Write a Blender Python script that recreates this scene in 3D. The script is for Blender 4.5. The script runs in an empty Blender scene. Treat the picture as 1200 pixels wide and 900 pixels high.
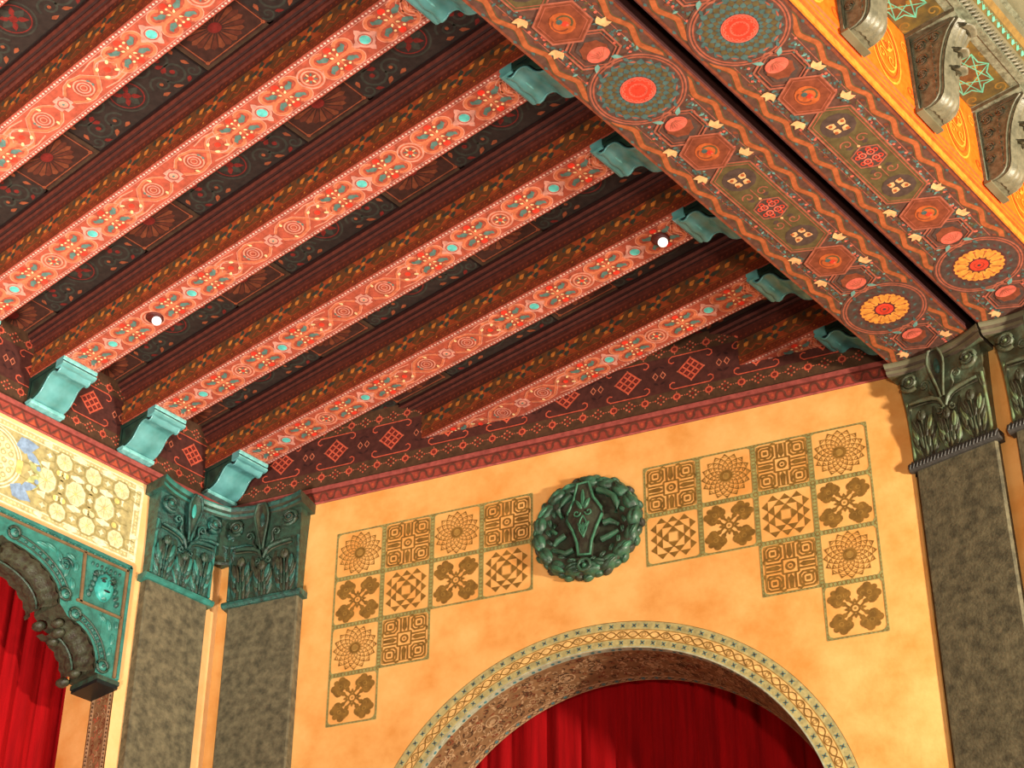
import bpy, bmesh, math, random
from mathutils import Vector, Matrix
random.seed(7)
PI=math.pi; TH=math.radians(18.93); CT,ST=math.cos(TH),math.sin(TH)
SC=bpy.context.scene; COL=SC.collection
# ---------------------------------------------------------------- colours / materials
def lin(c):
    r=[]
    for x in c:
        x/=255.; r.append(x/12.92 if x<=.04045 else ((x+.055)/1.055)**2.4)
    return tuple(r)
MATS={}
def mat(name,rgb,rough=.6,var=.12,scale=14,rgb2=None,metal=0,bump=0,bscale=60,detail=4,spec=.3,stretch=None,lo=.35,hi=.65):
    m=bpy.data.materials.new(name); m.use_nodes=True; MATS[name]=m
    nt=m.node_tree; N=nt.nodes; L=nt.links; b=N['Principled BSDF']
    b.inputs['Roughness'].default_value=rough; b.inputs['Metallic'].default_value=metal
    b.inputs['Specular IOR Level'].default_value=spec
    c=lin(rgb)
    c2=lin(rgb2) if rgb2 else tuple(x*(1-var)**2 for x in c)
    c1=c if rgb2 else tuple(min(1,x*(1+var)) for x in c)
    tc=N.new('ShaderNodeTexCoord'); src=tc.outputs['Object']
    if stretch:
        mp=N.new('ShaderNodeMapping'); mp.inputs['Scale'].default_value=stretch; L.new(src,mp.inputs['Vector']); src=mp.outputs['Vector']
    n=N.new('ShaderNodeTexNoise'); n.inputs['Scale'].default_value=scale; n.inputs['Detail'].default_value=detail; n.inputs['Roughness'].default_value=.6
    L.new(src,n.inputs['Vector'])
    r=N.new('ShaderNodeValToRGB'); r.color_ramp.elements[0].position=lo; r.color_ramp.elements[1].position=hi
    r.color_ramp.elements[0].color=(*c2,1); r.color_ramp.elements[1].color=(*c1,1)
    L.new(n.outputs['Fac'],r.inputs['Fac']); L.new(r.outputs['Color'],b.inputs['Base Color'])
    if bump:
        n2=N.new('ShaderNodeTexNoise'); n2.inputs['Scale'].default_value=bscale; n2.inputs['Detail'].default_value=4
        L.new(src,n2.inputs['Vector'])
        bp=N.new('ShaderNodeBump'); bp.inputs['Strength'].default_value=bump; bp.inputs['Distance'].default_value=.01
        L.new(n2.outputs['Fac'],bp.inputs['Height']); L.new(bp.outputs['Normal'],b.inputs['Normal'])
    return m
# plain paint colours used by the stencilled patterns
PAINT=dict(
 b_red=(164,76,56), b_orange=(196,108,74), b_salmon=(206,136,112), b_pink=(202,140,124), b_dot=(214,182,168), b_teal=(84,114,106),
 b_aqua=(92,190,182), b_scarlet=(226,56,38), b_cream=(232,198,144), b_bline=(154,76,64),
 s_gold=(104,62,34), s_rust=(120,50,28), s_rust2=(156,68,34), s_yel=(196,116,48), s_green=(62,62,50), s_mould=(84,36,26), s_dark=(48,20,16),
 c_base=(60,34,26), c_fan=(110,56,34), c_fan2=(88,42,28), c_red=(112,32,26), c_line=(140,72,44), c_olive=(66,48,34), c_tealbase=(46,36,31), c_teal=(54,54,46), c_black=(26,15,13),
 g_base=(92,62,52), g_wave=(164,88,50), g_wave2=(126,64,42), g_olive=(92,80,52), g_line=(160,90,70), g_line2=(156,84,64), g_teal=(70,98,96), g_pink=(208,100,82), g_red=(212,62,42), g_cream=(226,172,118), g_purple=(88,46,44), g_brown=(78,62,56), g_orange=(178,88,44), g_yel=(216,144,62), g_aqua=(104,150,142), g_moss=(92,80,50),
 f_base=(76,38,32), f_olive=(80,54,36), f_red=(196,84,60), f_dkred=(118,36,28), f_pink=(188,104,76), f_dark=(54,26,24),
 t_red=(146,60,46), t_pink=(156,76,68), t_zig=(100,52,38), t_zig2=(170,74,46), t_dark=(100,44,34),
 w_sten=(132,96,40), w_green=(150,148,92), w_sten2=(160,122,58), w_blue=(70,122,124), w_light=(232,188,118),
 p_base=(226,216,164), p_line=(180,168,114), p_white=(240,230,190), p_yel=(232,206,120), p_blue=(138,164,192), p_grn=(180,188,124), p_edge=(196,184,128), p_strap=(158,146,92),
 i_base=(140,106,70), i_red=(124,66,42), i_cream=(184,152,112), i_dark=(84,62,42), i_blue=(76,128,132), i_white=(176,180,152),
 o_yel=(250,152,48), o_dark=(206,80,18), o_gold=(230,128,40),
 d_teal=(92,170,142), d_gold=(124,96,40), d_brown=(92,66,36),
)
for k,c in PAINT.items():
    mat(k,c,rough=.62,var=.16,scale=22)
mat('plaster',(240,184,110),rough=.8,scale=3.2,rgb2=(220,148,70),detail=12,bump=.15,bscale=35,lo=.3,hi=.68)
mat('plaster_lit',(246,200,140),rough=.8,scale=3,rgb2=(236,180,112),detail=8,bump=.15,bscale=35)  # same plaster as the back wall, its stronger light put into the colour
mat('shaft_stone',(116,108,82),rough=.8,scale=17,rgb2=(70,66,50),detail=12,bump=.3,bscale=60,lo=.34,hi=.68)
mat('verdigris',(46,100,90),rough=.42,scale=22,rgb2=(34,50,44),detail=6,bump=.5,bscale=70,spec=.5)
mat('verdigris_dark',(48,80,64),rough=.45,scale=20,rgb2=(42,48,38),detail=6,bump=.4,bscale=70,spec=.5)
mat('verdigris_olive',(88,104,82),rough=.42,scale=12,rgb2=(74,66,44),detail=6,bump=.35,bscale=60,spec=.5)
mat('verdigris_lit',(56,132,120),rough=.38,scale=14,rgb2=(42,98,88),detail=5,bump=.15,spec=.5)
mat('verdigris_leaf',(68,74,54),rough=.5,scale=24,rgb2=(46,40,30),detail=6,bump=.5,bscale=60,spec=.4)
mat('moss_bronze',(54,100,74),rough=.4,scale=16,rgb2=(44,62,48),detail=6,bump=.35,bscale=60,spec=.5)
mat('moss_brown',(66,72,56),rough=.45,scale=16,rgb2=(50,46,38),bump=.35)
mat('moss_pale',(70,126,96),rough=.38,scale=16,rgb2=(54,96,72),bump=.2)
mat('patina_pale',(112,140,104),rough=.42,scale=14,rgb2=(96,96,60),detail=5,bump=.3)
mat('umber_bronze',(96,84,68),rough=.4,scale=14,rgb2=(74,64,52),bump=.2)
mat('aqua_enamel',(70,176,166),rough=.35,scale=20,rgb2=(52,140,130))
mat('frame_line',(120,96,66),rough=.5,scale=12)
mat('band_dark',(66,64,60),rough=.45,scale=30,bump=.2)
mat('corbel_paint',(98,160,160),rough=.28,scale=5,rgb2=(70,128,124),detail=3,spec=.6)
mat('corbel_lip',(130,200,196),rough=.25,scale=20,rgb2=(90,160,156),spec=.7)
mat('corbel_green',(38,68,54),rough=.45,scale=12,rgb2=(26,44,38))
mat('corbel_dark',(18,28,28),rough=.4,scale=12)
mat('beam_wood',(92,40,26),rough=.6,scale=8)
mat('orange_fascia',(250,112,28),rough=.45,scale=18,rgb2=(232,92,16),detail=6,bump=.2)
mat('bronze_grey',(114,110,88),rough=.45,scale=20,rgb2=(84,82,64),detail=5,bump=.25,spec=.5)
mat('bronze_dark',(124,128,106),rough=.5,scale=26,rgb2=(84,86,68),bump=.4)
mat('star_ground',(104,88,42),rough=.5,scale=10,rgb2=(70,62,38))
mat('cove_grey',(112,108,84),rough=.35,scale=5,rgb2=(90,88,66),spec=.5)
mat('gap_dark',(52,22,20),rough=.7)
mat('floor_carpet',(120,60,40),rough=.9,scale=40,bump=.3)
mat('cel_brown',(70,44,34),rough=.7)
mat('white_enamel',(245,240,235),rough=.3)
mat('hole_dark',(80,24,18),rough=.5)
m=mat('curtain',(158,8,14),rough=.85,scale=3,rgb2=(128,5,9),detail=5,stretch=(8,8,.5),bump=.1,bscale=90)
m.node_tree.nodes['Principled BSDF'].inputs['Sheen Weight'].default_value=0
m.node_tree.nodes['Principled BSDF'].inputs['Specular IOR Level'].default_value=.1
m=mat('lamp_glow',(255,250,240)); b=m.node_tree.nodes['Principled BSDF']
b.inputs['Emission Color'].default_value=(1,.95,.88,1); b.inputs['Emission Strength'].default_value=1.2
# ---------------------------------------------------------------- geometry collector
class G:
    def __init__(s): s.v=[];s.f=[];s.m=[];s.sm=[];s.seq=0
    def face(s,pts,m,smooth=False):
        i=len(s.v); s.v+=[tuple(p) for p in pts]; s.f.append(tuple(range(i,i+len(pts)))); s.m.append(m); s.sm.append(smooth)
    def grid(s,rows,m,smooth=True,cu=False,cv=False):
        # rows: list of lists of points, shared verts
        i=len(s.v); n=len(rows[0])
        for r in rows: s.v+=[tuple(p) for p in r]
        R=len(rows)
        for a in range(R if cv else R-1):
            for b in range(n if cu else n-1):
                a2=(a+1)%R;b2=(b+1)%n
                s.f.append((i+a*n+b,i+a*n+b2,i+a2*n+b2,i+a2*n+b)); s.m.append(m); s.sm.append(smooth)
    def box(s,x0,x1,y0,y1,z0,z1,m,xf=None):
        xf=xf or (lambda x,y,z:(x,y,z))
        p=[xf(x,y,z) for z in (z0,z1) for y in (y0,y1) for x in (x0,x1)]
        i=len(s.v); s.v+=p
        for q in ((0,2,3,1),(4,5,7,6),(0,1,5,4),(2,6,7,3),(0,4,6,2),(1,3,7,5)):
            s.f.append(tuple(i+k for k in q)); s.m.append(m); s.sm.append(False)
    def prism(s,prof,t0,t1,xf,m,smooth=False,caps=True,mcap=None):
        # prof [(a,b)], xf(a,b,t)
        n=len(prof); i=len(s.v)
        s.v+=[xf(a,b,t0) for a,b in prof]+[xf(a,b,t1) for a,b in prof]
        for k in range(n):
            k2=(k+1)%n
            s.f.append((i+k,i+k2,i+n+k2,i+n+k)); s.m.append(m if not isinstance(m,(list,tuple)) else m[k]); s.sm.append(smooth)
        if caps:
            mc=mcap or (m if isinstance(m,str) else m[0])
            s.f.append(tuple(i+k for k in range(n))); s.m.append(mc); s.sm.append(False)
            s.f.append(tuple(i+n+k for k in reversed(range(n)))); s.m.append(mc); s.sm.append(False)
    def tube(s,pts,r,m,n=7,xf=None,closed=False,flat=1.0):
        xf=xf or (lambda x,y,z:(x,y,z))
        P=[Vector(p) for p in pts]; N=len(P); rows=[]
        for k in range(N):
            if closed: t=P[(k+1)%N]-P[k-1]
            else: t=P[min(k+1,N-1)]-P[max(k-1,0)]
            t.normalize(); up=Vector((0,0,1)); a=t.cross(up)
            if a.length<.05: a=t.cross(Vector((0,1,0)))
            a.normalize(); b=a.cross(t)
            rr=r[k] if isinstance(r,(list,tuple)) else r
            rows.append([xf(*(P[k]+a*math.cos(2*PI*j/n)*rr+b*math.sin(2*PI*j/n)*rr*flat)) for j in range(n)])
        s.grid(rows,m,True,cu=True,cv=closed)
        if not closed:
            s.face(rows[0],m); s.face(rows[-1][::-1],m)
    def blob(s,u,v,w,lu,lv,h,m,xf,ang=0,n=12,k=5,ridge=0,curl=0):
        # relief leaf: half ellipsoid raised along w, long axis lv turned by ang; ridge creases it, curl lifts its tip
        ca,sa=math.cos(ang),math.sin(ang); rows=[]
        for a in range(k+1):
            ph=PI/2*a/k; rr=math.cos(ph); hh=math.sin(ph)
            row=[]
            for j in range(n):
                t=2*PI*j/n; x=math.cos(t)*rr; y=math.sin(t)*rr
                z=hh*h*(1-ridge*math.exp(-(x/.22)**2))+curl*max(0,y)**2
                X=x*lu*(1-.25*max(0,y)); Y=y*lv
                row.append(xf(u+X*ca-Y*sa,v+X*sa+Y*ca,w+z))
            rows.append(row)
        s.grid(rows,m,True,cu=True)
    def ball(s,c,r,m,n=10,sc=(1,1,1),xf=None):
        xf=xf or (lambda x,y,z:(x,y,z))
        rows=[]
        for a in range(n//2+1):
            ph=-PI/2+PI*a/(n//2)
            rows.append([xf(c[0]+r*sc[0]*math.cos(ph)*math.cos(2*PI*j/n),c[1]+r*sc[1]*math.cos(ph)*math.sin(2*PI*j/n),c[2]+r*sc[2]*math.sin(ph)) for j in range(n)])
        s.grid(rows,m,True,cu=True)
def org(o):
    p=Vector((0,0,0))
    while o is not None: p+=o.location; o=o.parent
    return p
def build(name,g,parent=None,loc=None,cut=None,weld=True):
    me=bpy.data.meshes.new(name)
    base=org(parent) if parent else Vector((0,0,0))
    L=Vector(loc) if (loc is not None and not parent) else Vector((0,0,0))
    o0=base+L
    me.from_pydata([tuple(Vector(p)-o0) for p in g.v],[],g.f)
    ms=[]; 
    for x in g.m:
        if x not in ms: ms.append(x)
    ix={x:i for i,x in enumerate(ms)}
    for x in ms: me.materials.append(MATS[x])
    me.polygons.foreach_set('material_index',[ix[x] for x in g.m])
    me.polygons.foreach_set('use_smooth',g.sm)
    if cut:
        bm=bmesh.new(); bm.from_mesh(me)
        bmesh.ops.bisect_plane(bm,geom=bm.verts[:]+bm.edges[:]+bm.faces[:],plane_co=Vector(cut[0])-o0,plane_no=Vector(cut[1]),clear_outer=True)
        bm.to_mesh(me); bm.free()
    me.update(); me.validate()
    o=bpy.data.objects.new(name,me); COL.objects.link(o); o.location=L
    if parent: o.parent=parent
    return o
def tag(o,label=None,cat=None,group=None,kind=None):
    for k,v in (('label',label),('category',cat),('group',group),('kind',kind)):
        if v: o[k]=v
    return o
def thing(name,label,cat,loc,group=None):
    o=bpy.data.objects.new(name,None); COL.objects.link(o); o.location=loc; o.empty_display_size=.1
    return tag(o,label,cat,group)
# ---------------------------------------------------------------- flat paint drawing on a surface
class D:
    def __init__(s,g,mp,A=(1,0,0,1,0,0)): s.g=g;s.mp=mp;s.A=A
    def at(s,x,y,rot=0,sx=1,sy=1):
        a,b,c,d,e,f=s.A; C,S=math.cos(rot),math.sin(rot)
        # local: [C*sx, -S*sy ; S*sx, C*sy]
        p,q,r,t=C*sx,S*sx,-S*sy,C*sy
        return D(s.g,s.mp,(a*p+c*q,b*p+d*q,a*r+c*t,b*r+d*t,a*x+c*y+e,b*x+d*y+f))
    def P(s,u,v,L):
        a,b,c,d,e,f=s.A
        return s.mp(a*u+c*v+e,b*u+d*v+f,.0012+L*.0007+s.g.seq*.00005)
    def poly(s,pts,m,L=1):
        s.g.seq=(s.g.seq+1)%12 if L>0 else 0
        s.g.face([s.P(u,v,L) for u,v in pts],m)
    def rect(s,u0,u1,v0,v1,m,L=1,n=1):
        for k in range(n):
            a=u0+(u1-u0)*k/n;b=u0+(u1-u0)*(k+1)/n
            s.poly([(a,v0),(b,v0),(b,v1),(a,v1)],m,L)
    def disc(s,u,v,r,m,L=1,n=14,ry=None,rot=0):
        ry=ry or r; C,S=math.cos(rot),math.sin(rot)
        s.poly([(u+r*math.cos(2*PI*k/n)*C-ry*math.sin(2*PI*k/n)*S,v+r*math.cos(2*PI*k/n)*S+ry*math.sin(2*PI*k/n)*C) for k in range(n)],m,L)
    def ring(s,u,v,r0,r1,m,L=1,n=28):
        for k in range(n):
            a=2*PI*k/n;b=2*PI*(k+1)/n
            s.poly([(u+r0*math.cos(a),v+r0*math.sin(a)),(u+r1*math.cos(a),v+r1*math.sin(a)),(u+r1*math.cos(b),v+r1*math.sin(b)),(u+r0*math.cos(b),v+r0*math.sin(b))],m,L)
    def stroke(s,pts,w,m,L=1,closed=False):
        n=len(pts); l=[];r=[]
        for k in range(n):
            if closed: p0,p1=pts[k-1],pts[(k+1)%n]
            else: p0,p1=pts[max(k-1,0)],pts[min(k+1,n-1)]
            # mitred normal
            pk=pts[k]
            def nrm(a,b):
                dx,dy=b[0]-a[0],b[1]-a[1]; q=math.hypot(dx,dy) or 1; return (-dy/q,dx/q)
            n1=nrm(p0,pk) if p0!=pk else nrm(pk,p1); n2=nrm(pk,p1) if p1!=pk else n1
            nx,ny=n1[0]+n2[0],n1[1]+n2[1]; q=math.hypot(nx,ny) or 1; nx/=q;ny/=q
            c=max(.4,nx*n1[0]+ny*n1[1]); h=w/2/c
            l.append((pk[0]+nx*h,pk[1]+ny*h)); r.append((pk[0]-nx*h,pk[1]-ny*h))
        for k in range(n if closed else n-1):
            j=(k+1)%n; s.poly([l[k],r[k],r[j],l[j]],m,L)
    def arc(s,u,v,r,a0,a1,w,m,L=1,n=10):
        s.stroke([(u+r*math.cos(a0+(a1-a0)*k/n),v+r*math.sin(a0+(a1-a0)*k/n)) for k in range(n+1)],w,m,L)
    def spiral(s,u,v,r,turns,a0,w,m,L=1,dr=1,n=None):
        n=n or int(10*turns)+4
        s.stroke([(u+r*(1-.85*k/n)*math.cos(a0+dr*2*PI*turns*k/n),v+r*(1-.85*k/n)*math.sin(a0+dr*2*PI*turns*k/n)) for k in range(n+1)],w,m,L)
    def leaf(s,u,v,ang,l,w,m,L=1):
        C,S=math.cos(ang),math.sin(ang); P=[(0,0),(.3,.5),(.6,.4),(1,0),(.6,-.4),(.3,-.5)]
        s.poly([(u+a*l*C-b*w*S,v+a*l*S+b*w*C) for a,b in P],m,L)
# ---------------------------------------------------------------- scene measurements
ZT=8.60; ZT2=8.742       # cornice moulding under the frieze
ZB=8.995; BW=.2917; BP=.828
def by(k): return -.274+(k-4)*BP
GX=[5.0965,5.691,5.775,6.384]; ZG=8.62; ZC=9.37
XE=GX[0]
YC=1.80                  # wall behind the right hand pilasters
def mapA2(u,v,w): return (w+.004,u,v)
def mapB2(u,v,w): return mapB(u,v,w+.004)
def mapA(u,v,w): return (w,u,v)                       # left wall, u=y v=z
def mapB(u,v,w): return (u*CT+w*ST,u*ST-w*CT,v)        # back wall
def mapC(u,v,w): return (u,YC-w,v)
# ---------------------------------------------------------------- beams
def soffit_paint(d):
    H=BW/2
    for s in (-1,1):
        d.rect(-2.1,2.13,s*(H-.004),s*(H-.026),'b_bline',1)
        n=150
        for k in range(n):
            u=-2.09+k*4.2/n
            d.poly([(u-.009,s*(H-.015)),(u,s*(H-.006)),(u+.009,s*(H-.015)),(u,s*(H-.024))],'b_dot',2)
        d.rect(-2.1,2.13,s*(H-.028),s*(H-.032),'b_pink',2)
    def cluster(e):
        e.stroke([(-.12,0),(.12,0)],.022,'b_orange',1)
        e.stroke([(0,-.05),(0,.05)],.010,'b_orange',1)
        for sx in (-1,1):
            for sy in (-1,1):
                q=e.at(0,0,0,sx,sy)
                q.arc(.07,.048,.042,-PI*.5,PI*.8,.018,'b_orange',2,8)
                q.arc(.07,.048,.052,-PI*.3,PI*.7,.005,'b_salmon',3,8)
                q.leaf(.028,.030,.35,.06,.036,'b_teal',4)
                q.leaf(.070,.035,1.3,.034,.022,'b_teal',4)
                q.leaf(.010,.014,.9,.024,.013,'b_cream',5)
                q.disc(.028,.058,.008,'b_cream',5,6)
        for sy in (-1,1):
            e.disc(0,sy*.077,.019,'b_scarlet',4,12)
            e.disc(0,sy*.055,.007,'b_cream',5,6)
    def diamond(e,c='b_aqua'):
        pts=[]
        for k in range(8):
            r=.062 if k%2==0 else .050
            pts.append((r*math.cos(PI*k/4),r*math.sin(PI*k/4)))
        e.poly(pts,'b_pink',3)
        for k in range(4):
            e.leaf(.04*math.cos(PI*k/2),.04*math.sin(PI*k/2),PI*k/2,.036,.035,'b_pink',3)
        e.ring(0,0,.032,.037,'b_bline',4,12)
        e.disc(0,0,.028,c,5,10)
    def medal(e):
        e.disc(0,0,.088,'b_orange',3,24); e.ring(0,0,.076,.084,'b_pink',4); e.disc(0,0,.070,'b_red',4,22); e.ring(0,0,.050,.062,'b_salmon',5)
        for k in range(8): e.leaf(.016*math.cos(k*PI/4),.016*math.sin(k*PI/4),k*PI/4,.030,.013,'b_teal' if k%2 else 'b_cream',6)
        e.disc(0,0,.014,'b_scarlet',7,10)
    for s in (-1,1):
        e=d.at(0,0,0,s,1)
        diamond(e.at(.835,0,0,1.22,1.22)); diamond(e.at(1.715,0,0,1.22,1.22)); medal(e.at(1.262,0))
        for u in (.63,1.045,1.49,1.93): cluster(e.at(u,0,0,1.28,1.12))
        # interlace between the centre square and the first cluster
        q=e.at(.2,0)
        for r,c,w in ((.062,'b_salmon',.010),(.040,'b_pink',.008),(.020,'b_salmon',.006)):
            q.ring(0,0,r-w/2,r+w/2,c,2,18)
        for sy in (-1,1):
            q.stroke([(-.14,sy*.03),(-.09,sy*.075),(-.02,sy*.09),(.06,sy*.07),(.12,sy*.01),(.17,-sy*.05),(.23,-sy*.085),(.30,-sy*.075),(.34,-sy*.03)],.020,'b_orange',1)
            q.stroke([(-.14,sy*.045),(-.08,sy*.088),(-.02,sy*.10),(.07,sy*.08),(.13,sy*.02),(.18,-sy*.04),(.24,-sy*.072),(.31,-sy*.06)],.005,'b_salmon',3)
            q.stroke([(.10,sy*.085),(.20,sy*.10),(.30,sy*.09)],.009,'b_salmon',2)
            q.arc(.225,sy*.0,.07,sy*PI*.2,sy*PI*.8,.008,'b_pink',2,8)
            for ux in (.18,.27): q.disc(ux,sy*.038,.017,'b_cream',4,8,ry=.010,rot=.6*sy)
            q.leaf(-.055,sy*.055,sy*1.2,.035,.02,'b_cream',4)
            q.leaf(.06,-sy*.03,sy*1.2,.03,.016,'b_teal',3)
        q.disc(.225,0,.020,'b_scarlet',5,10)
    e=d.at(0,0)
    for k in range(4): e.at(0,0,k*PI/2).rect(.0,.058,-.032,.032,'b_pink',3)
    e.ring(0,0,.030,.040,'b_bline',4,8); e.disc(0,0,.024,'b_salmon',5,8); e.disc(0,0,.010,'b_teal',6,6)
    for u in (-2.085,2.10): 
        for k in range(3): e.arc(u,0,.05+.025*k,-PI/2,PI/2,.008,'b_salmon',2) if u<0 else e.arc(u,0,.05+.025*k,PI/2,1.5*PI,.008,'b_salmon',2)
def side_paint(d):
    # u along the beam, v 0..0.275 upward
    d.rect(-2.52,2.56,.005,.060,'s_rust',1); d.rect(-2.52,2.56,.066,.215,'s_gold',1); d.rect(-2.52,2.56,.218,.272,'s_mould',1)
    d.rect(-2.52,2.56,.060,.066,'s_rust2',2); d.rect(-2.52,2.56,.212,.218,'s_dark',2)
    n=120
    for k in range(n):
        u=-2.5+5.04*k/n
        d.disc(u,.022,.007,'s_rust2',2,5); d.disc(u+.021,.043,.008,'s_yel' if k%5==0 else 's_rust2',2,5)
        d.disc(u,.245,.010,'s_rust',2,6)
    for k in range(12):
        u=-2.38+k*.42; e=d.at(u,.14)
        e.poly([(-.115,-.072),(-.07,-.03),(-.09,0),(-.07,.03),(-.115,.072),(.0,.060),(.115,.072),(.07,.03),(.09,0),(.07,-.03),(.115,-.072),(0,-.06)],'s_rust2',2)
        for s in (-1,1):
            e.leaf(.0,s*.012,s*PI/2,.052,.05,'s_green',3)
            e.leaf(s*.02,0,0 if s>0 else PI,.09,.04,'s_green',3)
            e.leaf(s*.07,s*.02,.5*s,.05,.03,'s_yel',4)
            e.leaf(s*.15,0,.6,.055,.045,'s_yel',4)
            e.stroke([(s*.12,-.05),(s*.17,-.02),(s*.21,-.05)],.010,'s_rust2',3)
            e.leaf(s*.17,.02,PI/2,.045,.035,'s_green',3)
        e.disc(0,0,.018,'s_yel',5,8)
BEAM_LABELS={-1:'red painted ceiling beam cutting the upper left corner of the photo',
 0:'red painted ceiling beam just below the one in the upper left corner',
 1:'red painted ceiling beam meeting the girder at the top edge of the photo, two below the corner beam',
 2:'red painted ceiling beam with a white downlight near its left wall corbel',
 3:'red painted ceiling beam between the two beams that carry white downlights',
 4:'red painted ceiling beam with a white downlight close to the girder end',
 5:'red painted ceiling beam whose left end dies into the dark frieze, longer of two',
 6:'short dark red ceiling beam against the frieze, nearest the arched back wall'}
CUTB=((0,0,0),(-ST,CT,0))
for k in range(-1,7):
    y0=by(k); y1=y0+BW; yc=(y0+y1)/2
    xs=0 if k<5 else y0/math.tan(TH)+.001
    T=thing('ceiling_beam',BEAM_LABELS[k],'beam',(max(xs,0)+.02,yc,ZB),'painted beams of the coffered ceiling')
    cut=CUTB if k>=5 else None
    g=G(); g.box(.02 if k<5 else xs-.3,XE,y0,y1,ZB+.002,ZC+.2,'beam_wood'); build('beam_core',g,T,cut=cut)
    g=G(); g.box(.02 if k<5 else xs-.3,XE-.0,y0-.001,y1+.001,ZB,ZB+.006,'b_red')
    soffit_paint(D(g,lambda u,v,w,yc=yc:(2.53+u,yc+v,ZB-w))); tag(build('painted_soffit',g,T,cut=cut),'salmon red soffit painted with medallions and aqua diamonds')
    for sd in (-1,1):
        ys=y0 if sd<0 else y1
        g=G(); side_paint(D(g,lambda u,v,w,ys=ys,sd=sd:(2.53+u,ys+sd*w,ZB+v))); build('painted_side',g,T,cut=cut)
        # stepped crown moulding
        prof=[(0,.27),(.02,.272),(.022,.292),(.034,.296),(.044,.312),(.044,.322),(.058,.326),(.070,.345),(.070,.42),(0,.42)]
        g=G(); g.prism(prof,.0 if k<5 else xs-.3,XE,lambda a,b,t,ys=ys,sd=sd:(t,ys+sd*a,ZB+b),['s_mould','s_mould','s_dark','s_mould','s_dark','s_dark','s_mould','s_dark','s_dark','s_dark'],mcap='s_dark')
        build('crown_moulding',g,T,cut=cut)
# ---------------------------------------------------------------- ceiling with painted panels
g=G(); g.box(-.6,XE-.001,-6.2,2.2,ZC+.02,ZC+.3,'cel_brown')
CEIL=tag(build('ceiling',g),kind='structure')
g=G(); g.box(GX[3]+.6,13.5,-10.5,2.3,9.975,10.1,'cel_brown'); tag(build('ceiling',g),kind='structure')
def fan_panel(d):
    d.rect(-.3,.3,-.2,.2,'c_olive',0); d.rect(-.272,.272,-.178,.178,'c_base',1)
    d.stroke([(-.255,-.162),(.255,-.162),(.255,.162),(-.255,.162)],.007,'c_line',2,True)
    for sx in (-1,1):
        for sy in (-1,1): d.ring(sx*.252,sy*.158,.006,.014,'c_line',3,8)
    n=22
    for k in range(n):
        a=2*PI*k/n; h=PI/n*.9
        pts=[(.04*math.cos(a),.04*math.sin(a)),(.19*math.cos(a-h),.138*math.sin(a-h)),(.212*math.cos(a),.152*math.sin(a)),(.19*math.cos(a+h),.138*math.sin(a+h))]
        d.poly(pts,'c_fan' if k%2 else 'c_fan2',3)
    d.disc(0,0,.048,'c_red',4,14,ry=.038)
def scroll_panel(d):
    W=.535; d.rect(-W,W,-.2,.2,'c_black',0); d.rect(-W+.012,W-.012,-.188,.188,'c_tealbase',1)
    d.ring(0,0,.128,.140,'c_teal',2); d.ring(0,0,.104,.112,'c_red',2)
    for k in range(4):
        a=k*PI/2; d.leaf(.02*math.cos(a),.02*math.sin(a),a,.085,.06,'c_teal',3)
        d.leaf(.02*math.cos(a+PI/4),.02*math.sin(a+PI/4),a+PI/4,.075,.04,'c_red',3)
    d.disc(0,0,.028,'c_red',4,10)
    for sx in (-1,1):
        for sy in (-1,1):
            e=d.at(0,0,0,sx,sy)
            e.spiral(.235,.085,.075,1.4,PI,.015,'c_teal',2); e.spiral(.37,.06,.095,1.5,PI*.9,.016,'c_teal',2,-1); e.spiral(.475,.135,.05,1.2,0,.012,'c_teal',2)
            e.leaf(.28,.14,.6,.07,.03,'c_line',3); e.leaf(.31,.03,-.4,.06,.035,'c_red',3); e.leaf(.43,.15,2.6,.06,.028,'c_red',3); e.disc(.235,.085,.014,'c_line',3,6); e.disc(.37,.06,.018,'c_red',3,8)
            e.leaf(.17,.15,.2,.06,.03,'c_line',3); e.leaf(.48,.03,1.2,.06,.03,'c_line',3)
def panel(kind,x,yc):
    g=G(); hw={'fan':.3,'scroll':.535}[kind]
    g.box(x-hw,x+hw,yc-.2,yc+.2,ZC,ZC+.02,'c_olive' if kind=='fan' else 'c_black')
    d=D(g,lambda u,v,w:(x+u,yc+v,ZC-w)); (fan_panel if kind=='fan' else scroll_panel)(d)
    build('fan_panel' if kind=='fan' else 'scroll_panel',g,CEIL,cut=CUTB)
for k in range(-2,6):
    yc=by(k)+BW+(BP-BW)/2
    for x in (.10,1.69,3.37,4.96):
        if x-.3<(yc+.2)/math.tan(TH)-1.2: continue
        panel('fan',x,yc)
    for x in (.895,2.53,4.165):
        if x+.5<(yc)/math.tan(TH): continue
        panel('scroll',x,yc)
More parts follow.
